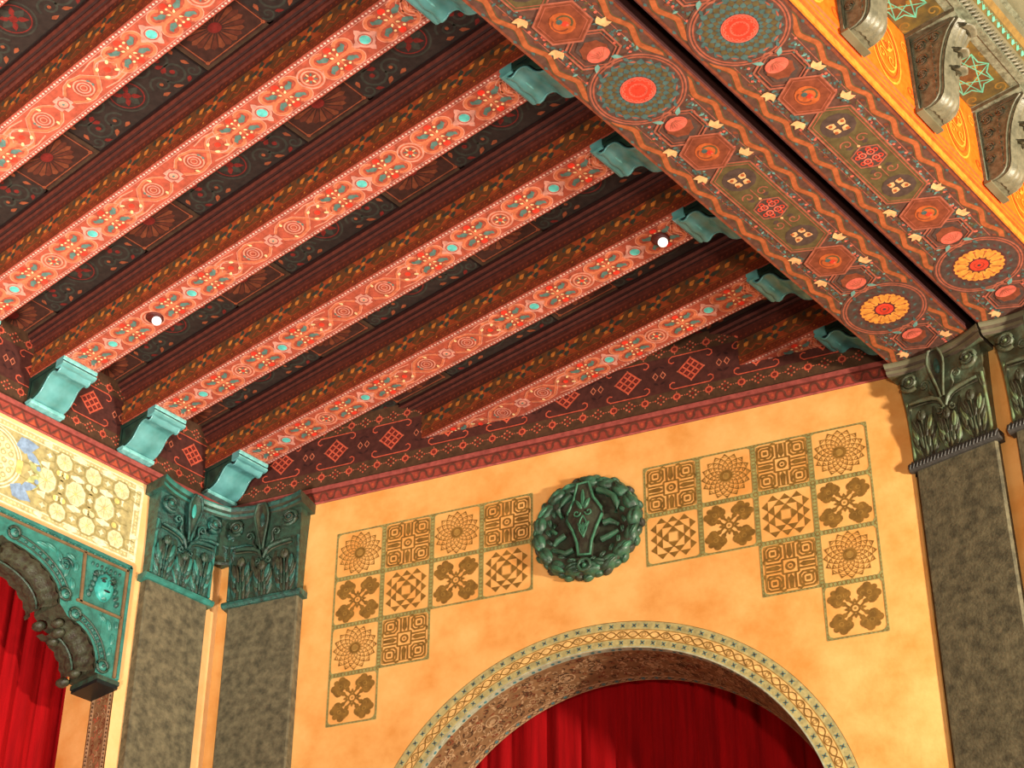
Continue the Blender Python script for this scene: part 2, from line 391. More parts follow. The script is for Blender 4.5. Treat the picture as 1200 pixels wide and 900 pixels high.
# ---------------------------------------------------------------- friezes and cornice mouldings
def frieze(d,u0,u1,ring0,dia0):
    d.rect(u0,u1,ZT2,8.905,'f_olive',0); d.rect(u0,u1,8.905,9.215,'f_base',0); d.rect(u0,u1,9.215,9.40,'f_olive',0)
    n0=int((u0-ring0)/.2445)-1
    u=ring0+n0*.2445
    while u<u1:
        if u>u0+.03:
            for z in (8.845,9.27):
                d.ring(u,z,.017,.031,'f_red',2,12); d.disc(u,z,.013,'f_dkred',2,8)
                for k in range(4): d.leaf(u+.03*math.cos(k*PI/2),z+.03*math.sin(k*PI/2),k*PI/2,.02,.010,'f_pink',2)
        c=u+.12225
        if c>u0+.05 and c<u1:
            for z in (8.845,9.27):
                for a in (-2,-1,0,1,2):
                    for b in (-2,-1,0,1,2):
                        if (a+b)%2==0 and abs(a)+abs(b)<=3 and (a,b)!=(0,0):
                            d.disc(c+a*.021,z+b*.019,.0085 if abs(a)+abs(b)<3 else .006,'f_pink' if (a%2) else 'f_red',2,6)
                d.disc(c,z,.013,'f_dkred',3,6)
                d.disc(c-.061,z,.005,'f_pink',2,5); d.disc(c+.061,z,.005,'f_pink',2,5)
        u+=.2445
    u=dia0+(int((u0-dia0)/.489)-1)*.489
    while u<u1+.1:
        if u>u0+.06 and u<u1-.04:
            e=d.at(u,9.065,PI/4)
            for k in range(4): e.rect(-.068,.068,-.068+k*.136/3-.007,-.068+k*.136/3+.007,'f_red',2)
            for k in range(4): e.rect(-.068+k*.136/3-.007,-.068+k*.136/3+.007,-.068,.068,'f_red',3)
            for a in range(3):
                for b in range(3): e.disc(-.0453+a*.0453,-.0453+b*.0453,.012,'f_dkred',2,6)
            for k in range(4): e.disc(.082*math.cos(PI/4+k*PI/2)*1.25,.082*math.sin(PI/4+k*PI/2)*1.25,.007,'f_pink',2,5)
            for s in (1,-1):
                for sg in (1,-1):
                    q=d.at(u,9.062,0,sg,s)
                    q.stroke([(.0,-.145),(.14,-.145),(.165,-.125),(.165,-.100),(.145,-.085),(.125,-.092)],.009,'f_red',2)
                    q.stroke([(.195,-.0),(.215,.03),(.235,.0),(.215,-.03)],.007,'f_pink',2,True)
                    q.leaf(.20,.055,.6,.05,.02,'f_dark',2)
        u+=.489
g=G(); g.box(-.7,0,-6.2,.0,ZT2-.02,ZC+.3,'f_base',None)
frieze(D(g,mapA),-6.2,0,-1.489,-1.381)
tag(build('trim_1',g),kind='structure')
g=G(); g.box(0,5.40,-.7,0,ZT2-.02,ZC+.3,'f_base',lambda u,w,v:mapB(u,v,w))
frieze(D(g,mapB),0,5.40,1.331,.959)
tag(build('trim_2',g),kind='structure')
def moulding(g,mp,u0,u1,style):
    prof=[(-.01,ZT),(.004,ZT),(.014,ZT+.006),(.014,ZT+.012),(.006,ZT+.020),(.018,ZT+.088),(.018,ZT+.094),(.030,ZT+.098),(.030,ZT2-.004),(.022,ZT2),(-.01,ZT2)]
    ms=['t_dark','t_pink','t_pink','t_dark','t_red','t_dark','t_dark','t_pink','t_pink','t_dark','t_dark']
    g.prism(prof,u0,u1,lambda a,b,t:mp(t,b,a),ms)
    # zigzag / scallop on the sloping face between z+.020 and z+.088
    def mm(u,v,w): return mp(u,v,w+.006+(v-ZT-.020)/.068*.012)
    d=D(g,mm); u=u0; p=.105 if style=='zig' else .122
    while u<u1-p*.5:
        if style=='zig':
            d.stroke([(u,ZT+.024),(u+p/2,ZT+.084),(u+p,ZT+.024)],.013,'t_zig',2)
            d.poly([(u+.022,ZT+.024),(u+p/2,ZT+.066),(u+p-.022,ZT+.024)],'t_zig2',1)
        else:
            d.arc(u+p/4,ZT+.054,p/4,0,PI,.016,'t_zig',2,8); d.arc(u+3*p/4,ZT+.054,p/4,PI,2*PI,.016,'t_zig',2,8)
            d.disc(u+3*p/4,ZT+.062,.012,'t_zig2',1,6)
        u+=p
g=G(); moulding(g,mapA,-6.2,-.0,'zig'); tag(build('trim_3',g),kind='structure')
g=G(); moulding(g,mapB,.0,5.37,'wave'); tag(build('trim_4',g),kind='structure')
# ---------------------------------------------------------------- corbels
def corbel(mp,u0,u1,label,side):
    # mp(u,z,a): u along the wall, a outward, width u0..u1
    T=thing('corbel',label,'corbel',mp((u0+u1)/2,8.75,.02),'teal scroll corbels under the beam ends')
    W=.006
    S=[(.40,8.930),(.385,8.905),(.365,8.893),(.345,8.897),(.330,8.912),(.315,8.922),(.290,8.924),(.265,8.917),(.240,8.900),(.218,8.872),(.196,8.840),(.170,8.812),(.138,8.792),(.100,8.780),(.06,8.775)]
    # face sheet with two shallow hollows each side of a middle rib
    g=G(); rows=[]; n=len(S); m=14
    for (a,z) in S:
        row=[]
        for j in range(m+1):
            t=j/m*2-1; dip=.010*(1-abs(abs(t)-.5)*2)
            row.append(mp(u0+.012+(u1-u0-.024)*j/m,z+dip*.8,a-dip*.7))
        rows.append(row)
    g.grid(rows,'corbel_paint',True)
    poly=[(.0,8.76)]+[(a,z) for a,z in reversed(S)]+[(.40,8.99),(0,8.99)]
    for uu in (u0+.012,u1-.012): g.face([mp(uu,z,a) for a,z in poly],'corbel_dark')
    g.face([mp(u0+.012,8.76,0),mp(u1-.012,8.76,0),mp(u1-.012,8.775,.06),mp(u0+.012,8.775,.06)],'corbel_paint')
    SB=build('scroll_body',g,T)
    g=G()
    um=(u0+u1)/2
    g.tube([mp(um,z+.006,a-.006) for a,z in S[5:]],.005,'corbel_lip',6)
    for uu in (u0+.014,u1-.014): g.tube([mp(uu,z+.003,a-.003) for a,z in S],.008,'corbel_paint',6)
    build('rib',g,SB)
    # lip moulding at the top
    g=G(); pr=[(.345,8.994),(.437,8.994),(.437,8.972),(.428,8.966),(.428,8.956),(.436,8.950),(.436,8.936),(.418,8.926),(.345,8.926)]
    g.prism(pr,u0-W,u1+W,lambda a,b,t:mp(t,b,a),['corbel_paint','corbel_lip','corbel_lip','corbel_dark','corbel_lip','corbel_lip','corbel_paint','corbel_paint','corbel_paint']); build('top_moulding',g,T)
    g=G(); pr=[(0,8.782),(.075,8.782),(.085,8.774),(.085,8.758),(.078,8.748),(0,8.748)]
    g.prism(pr,u0-W,u1+W,lambda a,b,t:mp(t,b,a),'corbel_lip'); build('base_fillet',g,T)
    g=G()
    rows=[]; 
    for j in range(9):
        t=-1+j/4; rows.append([mp(um+t*.085,8.916-.012*math.cos(k*PI/6)*math.sqrt(max(0,1-t*t)),.355+.03*math.sin(k*PI/6)*math.sqrt(max(0,1-t*t))) for k in range(12)])
    g.grid(rows,'corbel_lip',True,cu=True); build('roll',g,SB)
    for uu,sg in ((u0+.006,-1),(u1-.006,1)):
        g=G()
        out=[(.012,8.79),(.012,8.975),(.385,8.975),(.33,8.935),(.26,8.930),(.21,8.895),(.165,8.835),(.10,8.80)]
        inn=[(.032,8.81),(.032,8.955),(.325,8.957),(.29,8.948),(.24,8.940),(.19,8.905),(.145,8.855),(.09,8.822)]
        for q in range(len(out)):
            q2=(q+1)%len(out)
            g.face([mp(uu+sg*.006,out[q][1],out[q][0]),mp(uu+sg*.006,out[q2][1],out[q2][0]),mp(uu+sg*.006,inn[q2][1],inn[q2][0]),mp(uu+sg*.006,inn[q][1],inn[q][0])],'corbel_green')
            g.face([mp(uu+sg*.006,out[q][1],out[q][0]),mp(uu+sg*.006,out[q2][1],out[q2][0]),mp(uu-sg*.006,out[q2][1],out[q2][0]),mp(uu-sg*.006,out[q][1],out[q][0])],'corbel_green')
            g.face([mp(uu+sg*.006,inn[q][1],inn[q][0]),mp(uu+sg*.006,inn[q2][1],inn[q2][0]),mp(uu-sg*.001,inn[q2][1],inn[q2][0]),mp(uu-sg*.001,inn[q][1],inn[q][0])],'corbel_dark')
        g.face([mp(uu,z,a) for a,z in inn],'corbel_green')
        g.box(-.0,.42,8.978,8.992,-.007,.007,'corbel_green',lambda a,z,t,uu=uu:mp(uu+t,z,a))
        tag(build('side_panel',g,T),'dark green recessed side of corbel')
LA={1:'teal scroll corbel just beyond the left edge of the photo',2:'leftmost of the three teal scroll corbels in view on the left wall',
    3:'middle one of the three teal scroll corbels on the left wall',4:'rightmost teal scroll corbel on the left wall, just above the corner capitals'}
for k in (1,2,3,4): corbel(mapA,by(k)+.004,by(k)+BW-.004,LA[k],-1)
def mapG(u,v,w): return (XE-w,u,v)
LG={0:'teal scroll corbel on the girder, above the top edge of the view',1:'teal scroll corbel on the girder at the top edge of the photo',2:'teal scroll corbel on the girder, second down from the top edge of the photo',
    3:'teal scroll corbel on the girder beside the red centred medallion, third from the top edge',4:'teal scroll corbel on the girder, next to the beam end with a white downlight',
    5:'dim teal scroll corbel on the girder, second from the arched back wall',6:'darkest teal scroll corbel on the girder, against the frieze of the arched wall'}
for k in (1,2,3,4,5,6): corbel(mapG,by(k)+.004,by(k)+BW-.004,LG[k],1)
# ---------------------------------------------------------------- girders
def girder_paint(d,v0,v1):
    H=.2973
    def hexa(e,hl,hw,m,L,w=.012,dash=None):
        t=hw*.62
        pts=[(-hl,0),(-hl+t,hw),(hl-t,hw),(hl,0),(hl-t,-hw),(-hl+t,-hw)]
        e.stroke(pts,w,m,L,True); return pts
    # u across (girder width), v along -> d uses (along, across)
    d.rect(v0,v1,-H+.004,H-.004,'g_base',0,4)
    for s in (-1,1):
        d.rect(v0,v1,s*(H-.016),s*H,'g_wave2',1); d.rect(v0,v1,s*.185,s*.190,'g_line',1)
        n=int((v1-v0)/.02); pts=[]; 
        for k in range(n+1):
            v=v0+(v1-v0)*k/n; ph=(v/.128*PI); 
            tri=2/PI*math.asin(math.sin(ph)*.94)
            pts.append((v,s*(.234+.028*tri)))
        d.stroke(pts,.048,'g_olive',1); d.stroke(pts,.030,'g_wave',3); d.stroke(pts,.036,'g_wave2',2)
        k=0; v=math.ceil(v0/.128)*.128
        while v<v1:
            d.leaf(v,s*.272,PI/2*(1 if k%2 else -1),.02,.03,'g_teal',2); d.leaf(v+.06,s*.203,.5,.035,.02,'g_wave2',2); k+=1; v+=.128
    # vines of small leaves and berries between border and panels
    rnd=random.Random(3); v=v0+.02
    while v<v1-.02:
        for s in (-1,1):
            for q in range(4):
                c=rnd.choice(['g_teal','g_teal','g_aqua','g_pink','g_olive','g_olive','g_brown','g_teal'])
                vv=v+rnd.uniform(-.012,.012); uu=s*rnd.uniform(.120,.186)
                if c=='g_pink': d.disc(vv,uu,.010,c,2,6)
                else: d.leaf(vv,uu,rnd.uniform(0,6.28),rnd.uniform(.02,.038),.016,c,2)
        v+=.030
    def trefoil(e,m='g_cream'):
        for a in (-.75,0,.75): e.leaf(0,0,a,.066,.040,m,7)
        e.leaf(-.004,0,PI,.022,.018,'g_teal',7); e.leaf(0,.02,2.2,.03,.014,'g_teal',7)
    def medallion(e,kind):
        e.disc(0,0,.285,'g_base',4,40); e.ring(0,0,.262,.272,'g_line',5,48); e.ring(0,0,.244,.254,'g_line2',5,48)
        if kind=='A':
            e.disc(0,0,.232,'g_brown',5,40)
            for r,n,w,off in ((.214,26,.038,0),(.186,26,.036,.5),(.160,26,.034,0),(.136,26,.030,.5),(.116,26,.026,0)):
                for k in range(n):
                    a=2*PI*(k+off)/n
                    e.leaf((r-w*.6)*math.cos(a),(r-w*.6)*math.sin(a),a,w*1.2,r*2*PI/n*.92,{.214:'g_teal',.186:'g_moss',.160:'g_teal',.136:'g_olive',.116:'g_teal'}[r],6)
            for k in range(15):
                a=2*PI*k/15; e.leaf(.214*math.cos(a),.214*math.sin(a),a+PI/2,.05,.012,'g_line2',7)
            e.disc(0,0,.101,'g_pink',7,30); e.disc(0,0,.094,'g_red',8,30)
            for k in range(16):
                a=2*PI*k/16; e.arc(.062*math.cos(a),.062*math.sin(a),.028,a-1.4,a+1.4,.005,'g_pink',9,6)
                e.arc(.034*math.cos(a),.034*math.sin(a),.018,a-1.4,a+1.4,.004,'g_pink',9,5)
        else:
            e.disc(0,0,.236,'g_brown',5,40)
            for k in range(30):
                a=2*PI*k/30; e.leaf(.185*math.cos(a),.185*math.sin(a),a+.8,.035,.016,'g_teal' if k%2 else 'g_purple',6)
            e.disc(0,0,.170,'g_purple',6,30)
            for k in range(12):
                a=2*PI*(k+.5)/12; q=e.at(0,0,a)
                q.poly([(.068,-.010),(.085,-.024),(.120,-.037),(.148,-.036),(.160,-.020),(.152,0),(.160,.020),(.148,.036),(.120,.037),(.085,.024),(.068,.010)],'g_yel',7)
                q.stroke([(.08,0),(.135,0)],.006,'g_wave',8); q.disc(.135,0,.010,'g_wave',8,6)
            e.disc(0,0,.058,'g_red',8,20); e.ring(0,0,.028,.032,'g_wave2',9,14); e.disc(0,0,.012,'g_brown',9,8)
    def pinkhex(e):
        # e: x toward the medallion
        p=hexa(e,.160,.132,'g_line',5,.012); hexa(e,.136,.110,'g_line2',5,.007)
        e.poly([(-.11,0),(-.05,.082),(.05,.082),(.11,0),(.05,-.082),(-.05,-.082)],'g_brown',4)
        pts=[]
        for k in range(24):
            a=2*PI*k/24; r=.078+.006*math.cos(8*a); pts.append((.018+r*1.05*math.cos(a),r*math.sin(a)))
        e.poly(pts,'g_wave2',6); e.disc(.048,0,.052,'g_pink',7,16,ry=.070)
        for k in range(-3,4): e.stroke([(.075,.004*k),(.03,.018*k)],.004,'g_line2',8)
        for s in (-1,1): e.leaf(.10,s*.045,s*.8,.07,.030,'g_aqua',8); e.leaf(.155,s*.085,s*.3,.05,.022,'g_teal',8)
    def orangehex(e):
        e.poly([(-.165,0),(-.08,.135),(.08,.135),(.165,0),(.08,-.135),(-.08,-.135)],'g_wave2',7)
        hexa(e,.168,.137,'g_line',8,.012); hexa(e,.142,.114,'g_line2',9,.006); e=D(e.g,lambda u,v,w,m=e.mp:m(u,v,w+.0025),e.A)
        e.disc(0,0,.078,'g_orange',6,14,ry=.070); e.arc(0,.01,.045,.3,PI+.4,.012,'g_olive',7); e.arc(0,-.01,.048,PI+.4,2*PI+.2,.010,'g_wave2',7)
        e.disc(.012,.008,.020,'g_red',8,8); e.disc(-.018,-.008,.018,'g_teal',8,8); e.disc(.026,.014,.008,'g_pink',9,6)
    def longhex(e):
        hl,hw=.515,.140; t=.087
        e.poly([(-hl,0),(-hl+t,hw),(hl-t,hw),(hl,0),(hl-t,-hw),(-hl+t,-hw)],'g_moss',4)
        hexa(e,hl,hw,'g_line',5,.011); hexa(e,hl-.024,hw-.020,'g_line2',6,.006)
        for s in (-1,1):
            q=e.at(0,0,0,s,1)
            q.disc(.335,0,.100,'g_brown',5,12,ry=.105)
            for a,l in ((.9,.06),(2.4,.05),(4.0,.05),(5.4,.062)): q.leaf(.325+.016*math.cos(a),.016*math.sin(a),a,l,.050,'g_cream',7); q.disc(.325+.05*math.cos(a),.05*math.sin(a),.013,'g_wave',8,6)
            for sy in (-1,1):
                q.spiral(.165,sy*.050,.040,1.1,PI*.5*sy,.008,'g_line',6,-sy)
                q.leaf(.12,sy*.03,sy*1.2,.05,.03,'g_brown',5)
            q.stroke([(.09,0),(.22,0)],.006,'g_line',6); q.leaf(.105,0,0,.026,.02,'g_cream',7)
        e.disc(0,0,.108,'g_brown',5,12,ry=.098)
        for a in (-1,1):
            for b in (-1,1):
                e.ring(a*.030,b*.028,.016,.026,'g_pink',8,10); e.ring(a*.060,b*.028,.010,.018,'g_red',7,8); e.ring(a*.030,b*.058,.010,.018,'g_red',7,8); e.disc(a*.03,b*.028,.008,'g_red',8,6)
        e.stroke([(-.100,0),(-.055,.088),(.055,.088),(.100,0),(.055,-.088),(-.055,-.088)],.009,'g_line',6,True)
    cs=[(-4.214,'B'),(-1.587,'A'),(1.04,'B')]
    for c,k in cs:
        medallion(d.at(c,0),k)
        for s in (-1,1):
            if c+s*.39<v1-.12 and c+s*.39>v0: pinkhex(d.at(c+s*.40,0,0,-s,1))
            if c+s*.66<v1-.12:
                orangehex(d.at(c+s*.655,0))
            for sy in (-1,1):
                for dv in (.50,.80):
                    if c+s*dv<v1-.05: trefoil(d.at(c+s*(dv+.012),sy*.142,(PI/2*sy)+.4))
                if s>0 and c>0: pass
    for c in (-2.9,-.277): longhex(d.at(c,0))
YG0=-5.2; YG1=1.60
GL=['long painted girder carrying the beam ends, left of the dark slot','long painted girder right of the dark slot, below the orange fascia']
for i,(xa,xb) in enumerate(((GX[0],GX[1]),(GX[2],GX[3]))):
    T=thing('girder',GL[i],'girder',((xa+xb)/2,0,ZG),'paired painted girders')
    g=G(); g.box(xa,xb,YG0,1.735,ZG+.004,ZG+.9,'gap_dark'); build('girder_core',g,T)
    g=G(); g.box(xa-.0015,xb+.0015,YG0,YG1+.13,ZG-.0,ZG+.012,'g_purple')
    xm=(xa+xb)/2
    girder_paint(D(g,lambda a,c,w:(xm+c,a,ZG-w)),YG0,YG1+.1)
    tag(build('painted_soffit',g,T),'brown soffit painted with medallions, hexagons and wavy orange borders')
g=G(); g.box(GX[1],GX[2],YG0,1.78,ZG+.5,ZG+.7,'gap_dark'); tag(build('trim_5',g),kind='structure')
# ---------------------------------------------------------------- orange fascia, cornice and brackets
T=thing('cornice','orange and bronze cornice rising above the right hand girder','cornice',(GX[3],-2,ZG))
X0=GX[3]
g=G(); pr=[(X0,ZG+.0),(X0+.012,ZG),(X0+.014,ZG+.05),(X0+.028,ZG+.056),(X0+.030,ZG+.068),(X0+.038,ZG+.074),(X0+.040,ZG+.092),(X0+.050,ZG+.10),(X0+.050,9.29),(X0,9.29)]
g.prism(pr,YG0,1.78,lambda a,b,t:(a,t,b),['o_gold','o_gold','o_dark','orange_fascia','o_dark','orange_fascia','o_dark','orange_fascia','orange_fascia','orange_fascia'])
d=D(g,lambda u,v,w:(X0+.050+w,u,v))
y=-4.62
while y<1.7:
    e=d.at(y,8.98)
    for k,r in enumerate((.22,.185,.15)):
        e.stroke([(r*.72*math.cos(a*PI/12),r*1.15*math.sin(a*PI/12)) for a in range(24)],.014,['o_yel','o_dark','o_yel'][k],1+k,True)
    for s in (-1,1):
        e.spiral(s*.05,.06,.045,1.2,PI,.010,'o_yel',5,s); e.spiral(s*.05,-.07,.045,1.2,0,.010,'o_yel',5,-s)
        e.leaf(0,-.02,s*.9+PI/2,.10,.03,'o_yel',5)
        e.spiral(s*.24,.18,.05,1.3,0,.009,'o_yel',2,s)
        e.spiral(s*.25,-.16,.05,1.3,0,.009,'o_dark',2,-s)
    e.ring(0,.02,.018,.03,'o_dark',6,10)
    y+=.80
tag(build('fascia',g,T),'glossy orange fascia with yellow scrolls')
XS=6.79
g=G(); g.box(X0,XS,YG0,1.78,9.292,9.42,'star_ground')
d=D(g,lambda u,v,w:(v,u,9.292-w)) # u=y v=x
BRY=[-1.02-.80*k for k in (4,3,2,1)]+[-1.02,-.221,.58,1.38]
for yb in BRY:
    c=yb+.40; xm=(X0+.05+XS)/2-.035
    d.rect(c-.285,c+.285,X0+.052,XS-.03,'star_ground',1)
    d.rect(c-.285,c+.285,XS-.085,XS-.0,'bronze_dark',3); d.rect(c-.285,c-.262,X0+.052,XS,'bronze_dark',3); d.rect(c+.262,c+.285,X0+.052,XS,'bronze_dark',3)
    e=d.at(c,xm-.02)
    st=[]
    for k in range(16):
        r=.165 if k%2==0 else .125; st.append((r*1.15*math.cos(PI*k/8),r*.86*math.sin(PI*k/8)))
    e.stroke(st,.0085,'d_teal',4,True)
    for k in range(8):
        a=PI*k/4; a2=a+PI*3/4
        e.stroke([(.188*math.cos(a),.142*math.sin(a)),(.188*math.cos(a2),.142*math.sin(a2))],.0065,'d_teal',3)
    e.disc(0,0,.160,'d_brown',2,20,ry=.125)
    for k in range(8): e.leaf(.05*math.cos(PI*k/4+.39),.05*math.sin(PI*k/4+.39),PI*k/4+.39,.05,.04,'d_gold',3)
    for s in (-1,1):
        e.spiral(s*.215,.10,.045,1.2,0,.010,'d_gold',2,s); e.spiral(s*.215,-.08,.045,1.2,0,.010,'d_gold',2,-s); e.spiral(s*.10,.155,.03,1.1,0,.009,'d_gold',2,s)
tag(build('star_soffit',g,T),'green gold soffit panels with mint eight pointed stars')
g=G(); pr=[(XS-.03,9.293),(XS-.03,9.282),(XS+.012,9.282),(XS+.012,9.34),(XS-.03,9.34)]
g.prism(pr,YG0,1.78,lambda a,b,t:(a,t,b),'bronze_dark')
n=170
for s in range(1):
    pts=[]; 
    y=YG0
    while y<1.75:
        g.ball((XS+.026,y,9.315),.017,'bronze_grey',6,(1,.9,1)); 
        g.tube([(XS+.010,y-.014,9.303),(XS+.036,y+.004,9.306),(XS+.044,y+.018,9.326)],.009,'bronze_grey',5)
        y+=.036
tag(build('rope_moulding',g,T),'bronze twisted rope moulding')
g=G(); prof=[(XS+.012,9.335),(XS+.055,9.35),(XS+.085,9.40),(XS+.115,9.425),(XS+.13,9.47),(XS+.16,9.475)]
cols=['cove_grey','star_ground','d_gold','cove_grey','bronze_dark']
for k in range(5):
    a,b=prof[k],prof[k+1]; g.face([(a[0],YG0,a[1]),(a[0],1.78,a[1]),(b[0],1.78,b[1]),(b[0],YG0,b[1])],cols[k])
def mcv(u,v,w):
    a,b=prof[1],prof[2]; return (a[0]+(b[0]-a[0])*v+w*.6,u,a[1]+(b[1]-a[1])*v-w*.6)
d=D(g,mcv); y=YG0; k=0
while y<1.7:
    d.stroke([(y,.15),(y+.03,.8),(y+.06,.15)],.010,'d_teal',2) ; d.leaf(y+.045,.5,0,.03,.5,'d_teal',2); k+=1; y+=.06
cv=[]
for k in range(9):
    t=k/8*PI/2; cv.append((XS+.16+.32*(1-math.cos(t)),9.475+.34*math.sin(t)))
rows=[[(a,YG0,b) for a,b in cv],[(a,1.78,b) for a,b in cv]]; g.grid(rows,'cove_grey',True)
pr=[(XS+.48,9.80),(XS+.52,9.80),(XS+.54,9.84),(XS+.58,9.85),(XS+.60,9.97),(XS+.46,9.97)]
g.prism(pr,YG0,1.78,lambda a,b,t:(a,t,b),['d_gold','cove_grey','d_gold','cel_brown','cel_brown','cel_brown'])
tag(build('upper_cove',g,T),'grey green cove above mint zigzag band')
BL=['','','','','bronze acanthus bracket touching the top edge of the photo above the orange fascia','middle bronze acanthus bracket of the three above the orange fascia','bronze acanthus bracket at the right edge of the photo above the orange fascia','bronze acanthus bracket nearest the right hand capitals']
XF=X0+.050
def bracket(yb,label):
    T=thing('scroll_bracket',label,'bracket',(XF+.02,yb,8.70),'bronze brackets under the star cornice')
    y0,y1=yb-.1175,yb+.1175
    g=G(); g.box(XF,XF+.02,y0,y1,8.70,9.29,'bronze_dark'); g.box(XF,XF+.045,y0,y1,8.686,8.70,'cove_grey')
    g.box(XF,XS-.03,y0-.012,y1+.012,9.262,9.291,'bronze_dark'); build('back_plate',g,T)
    pf=[(.060,8.702),(.105,8.706),(.140,8.725),(.162,8.755),(.174,8.80),(.180,8.86),(.188,8.93),(.200,9.0),(.216,9.06),(.238,9.12),(.265,9.175),(.295,9.215),(.325,9.240)]
    g=G(); rows=[]; m=14
    for a,z in pf:
        row=[]
        for j in range(m+1):
            t=j/m*2-1; 
            r=.022*(1-abs(t)**3)+.005*math.cos(t*PI*4)
            row.append((XF+a+r,yb+t*.088,z-r*.25))
        rows.append(row)
    g.grid(rows,'bronze_grey',True)
    side=[(XF+.0,8.70)]+[(XF+a,z) for a,z in pf]+[(XF+.32,9.262),(XF,9.262)]
    for yy in (yb-.088,yb+.088): g.face([(x,yy,z) for x,z in side],'bronze_dark')
    g.face([(XF,yb-.088,8.70),(XF,yb+.088,8.70),(XF+.085,yb+.088,8.704),(XF+.085,yb-.088,8.704)],'bronze_grey')
    SB=build('scroll_body',g,T)
    for sg in (-1,1):
        g=G(); yy=yb+sg*.088
        xf=lambda u,v,w,yy=yy,sg=sg:(XF+u,yy+sg*w,v)
        g.tube([xf(a-.022,z+.01,.004) for a,z in pf],.008,'bronze_grey',5)
        g.tube([xf(.02,8.75,.004),xf(.02,9.24,.004),xf(.27,9.24,.004)],.006,'bronze_grey',5)
        for u,v,r in ((.075,9.18,.042),(.070,9.07,.038),(.062,8.965,.034),(.056,8.87,.030),(.165,9.19,.036)):
            g.tube([xf(u+r*(1-.7*k/14)*math.cos(k*.75),v+r*(1-.7*k/14)*math.sin(k*.75),.006) for k in range(15)],.007,'bronze_grey',5)
            g.blob(u,v,0,.012,.012,.012,'bronze_grey',xf)
        for k in range(9): g.blob(.125-.02*math.cos(k*.5)*0+.002*k,8.78+k*.045,0,.009,.014,.008,'bronze_grey',xf)
        tag(build('side_carving',g,SB),'pierced rosette carving on bracket side')
    for z,a,w in ((9.195,.285,.078),(9.055,.225,.055),(8.93,.198,.055)):
        g=G(); rows=[]
        for i in range(7):
            s=i/6; row=[]
            for j in range(9):
                t=j/8*2-1
                row.append((XF+a+.012+.085*math.sin(s*PI*.85)*(1-.25*t*t),yb+t*w*(1-.35*s),z+.035-.075*s+.022*s*s*2-.01*abs(t)))
            rows.append(row)
        g.grid(rows,'bronze_grey',True)
        rows2=[[(x-.012,y,zz+.012) for x,y,zz in r] for r in rows]; g.grid(rows2,'bronze_dark',True)
        build('leaf_tip',g,SB)
for i,yb in enumerate(BRY):
    if i in (3,4,5,6,7): bracket(yb,BL[i] or 'bronze acanthus bracket just beyond the top of the photo above the orange fascia')
# ---------------------------------------------------------------- back wall with arch
AC=(3.10,5.31); RI=1.59; RO=1.79; DEP=.55
g=G(); TH_=.55
def wb(u,v,w): return mapB(u,v,w)
NA=48; U1=5.40
arcp=[(AC[0]-RI*math.cos(PI*k/NA),AC[1]+RI*math.sin(PI*k/NA)) for k in range(NA+1)]
for w,flip in ((0,0),(-DEP,1)):
    g.face([wb(0,0,w),wb(AC[0]-RI,0,w),wb(AC[0]-RI,9.4 if flip else ZT+.05,w),wb(0,9.4 if flip else ZT+.05,w)],'plaster')
    g.face([wb(AC[0]+RI,0,w),wb(U1,0,w),wb(U1,ZT+.05,w),wb(AC[0]+RI,ZT+.05,w)],'plaster')
    for k in range(NA):
        a,b=arcp[k],arcp[k+1]; g.face([wb(a[0],a[1],w),wb(b[0],b[1],w),wb(b[0],ZT+.05,w),wb(a[0],ZT+.05,w)],'plaster')
for sx in (-1,1):
    u=AC[0]+sx*RI; g.face([wb(u,0,0),wb(u,AC[1],0),wb(u,AC[1],-DEP),wb(u,0,-DEP)],'plaster')
for k in range(NA):
    a,b=arcp[k],arcp[k+1]; g.face([wb(*a,0),wb(*b,0),wb(*b,-DEP),wb(*a,-DEP)],'i_base')
g.face([wb(0,ZT+.05,0),wb(U1,ZT+.05,0),wb(U1,ZT+.05,-DEP),wb(0,ZT+.05,-DEP)],'plaster')
WB=tag(build('wall_back',g),kind='structure')
# painted border around the arch
g=G()
def mpol(a,r,w): return mapB(AC[0]-(r)*math.cos(a),AC[1]+r*math.sin(a),w)
d=D(g,lambda a,r,w:mpol(a/1.69,r,w))   # a = arc length at mid radius
LEN=1.69*PI
for k in range(120):
    a=LEN*k/120;b=LEN*(k+1)/120
    for r0,r1,c in ((RI,RI+.010,'i_white'),(RI+.010,RI+.062,'p_line'),(RI+.062,RI+.070,'w_sten2'),(RI+.070,RI+.130,'w_light'),(RI+.130,RI+.137,'w_sten2'),(RI+.137,RO-.002,'p_line'),(RO-.004,RO,'w_sten')):
        d.poly([(a,r0),(b,r0),(b,r1),(a,r1)],c,0)
n=66
for k in range(n):
    a=LEN*(k+.5)/n
    for r,c in ((RI+.036,'w_blue'),(RI+.165,'w_blue')):
        for t in range(4): d.leaf(a,r,t*PI/2+PI/4,.022,.010,c,2)
        d.disc(a,r,.008,'i_dark',3,5); d.disc(a+.5*LEN/n,r,.010,'p_line',2,6)
    s=1 if k%2 else -1
    d.stroke([(a-LEN/n*.5,RI+.098+s*.0),(a-LEN/n*.25,RI+.098+s*.018),(a,RI+.098+s*.024),(a+LEN/n*.25,RI+.098+s*.018),(a+LEN/n*.5,RI+.098)],.008,'w_sten',2)
    d.stroke([(a-LEN/n*.5,RI+.098-s*.0),(a-LEN/n*.25,RI+.098-s*.018),(a,RI+.098-s*.024),(a+LEN/n*.25,RI+.098-s*.018),(a+LEN/n*.5,RI+.098)],.006,'w_sten',3)
    if k%2: d.arc(a,RI+.098,.014,0,2*PI,.004,'w_sten2',3,8)
tag(build('arch_border',g,WB),'painted chain border around the arch')
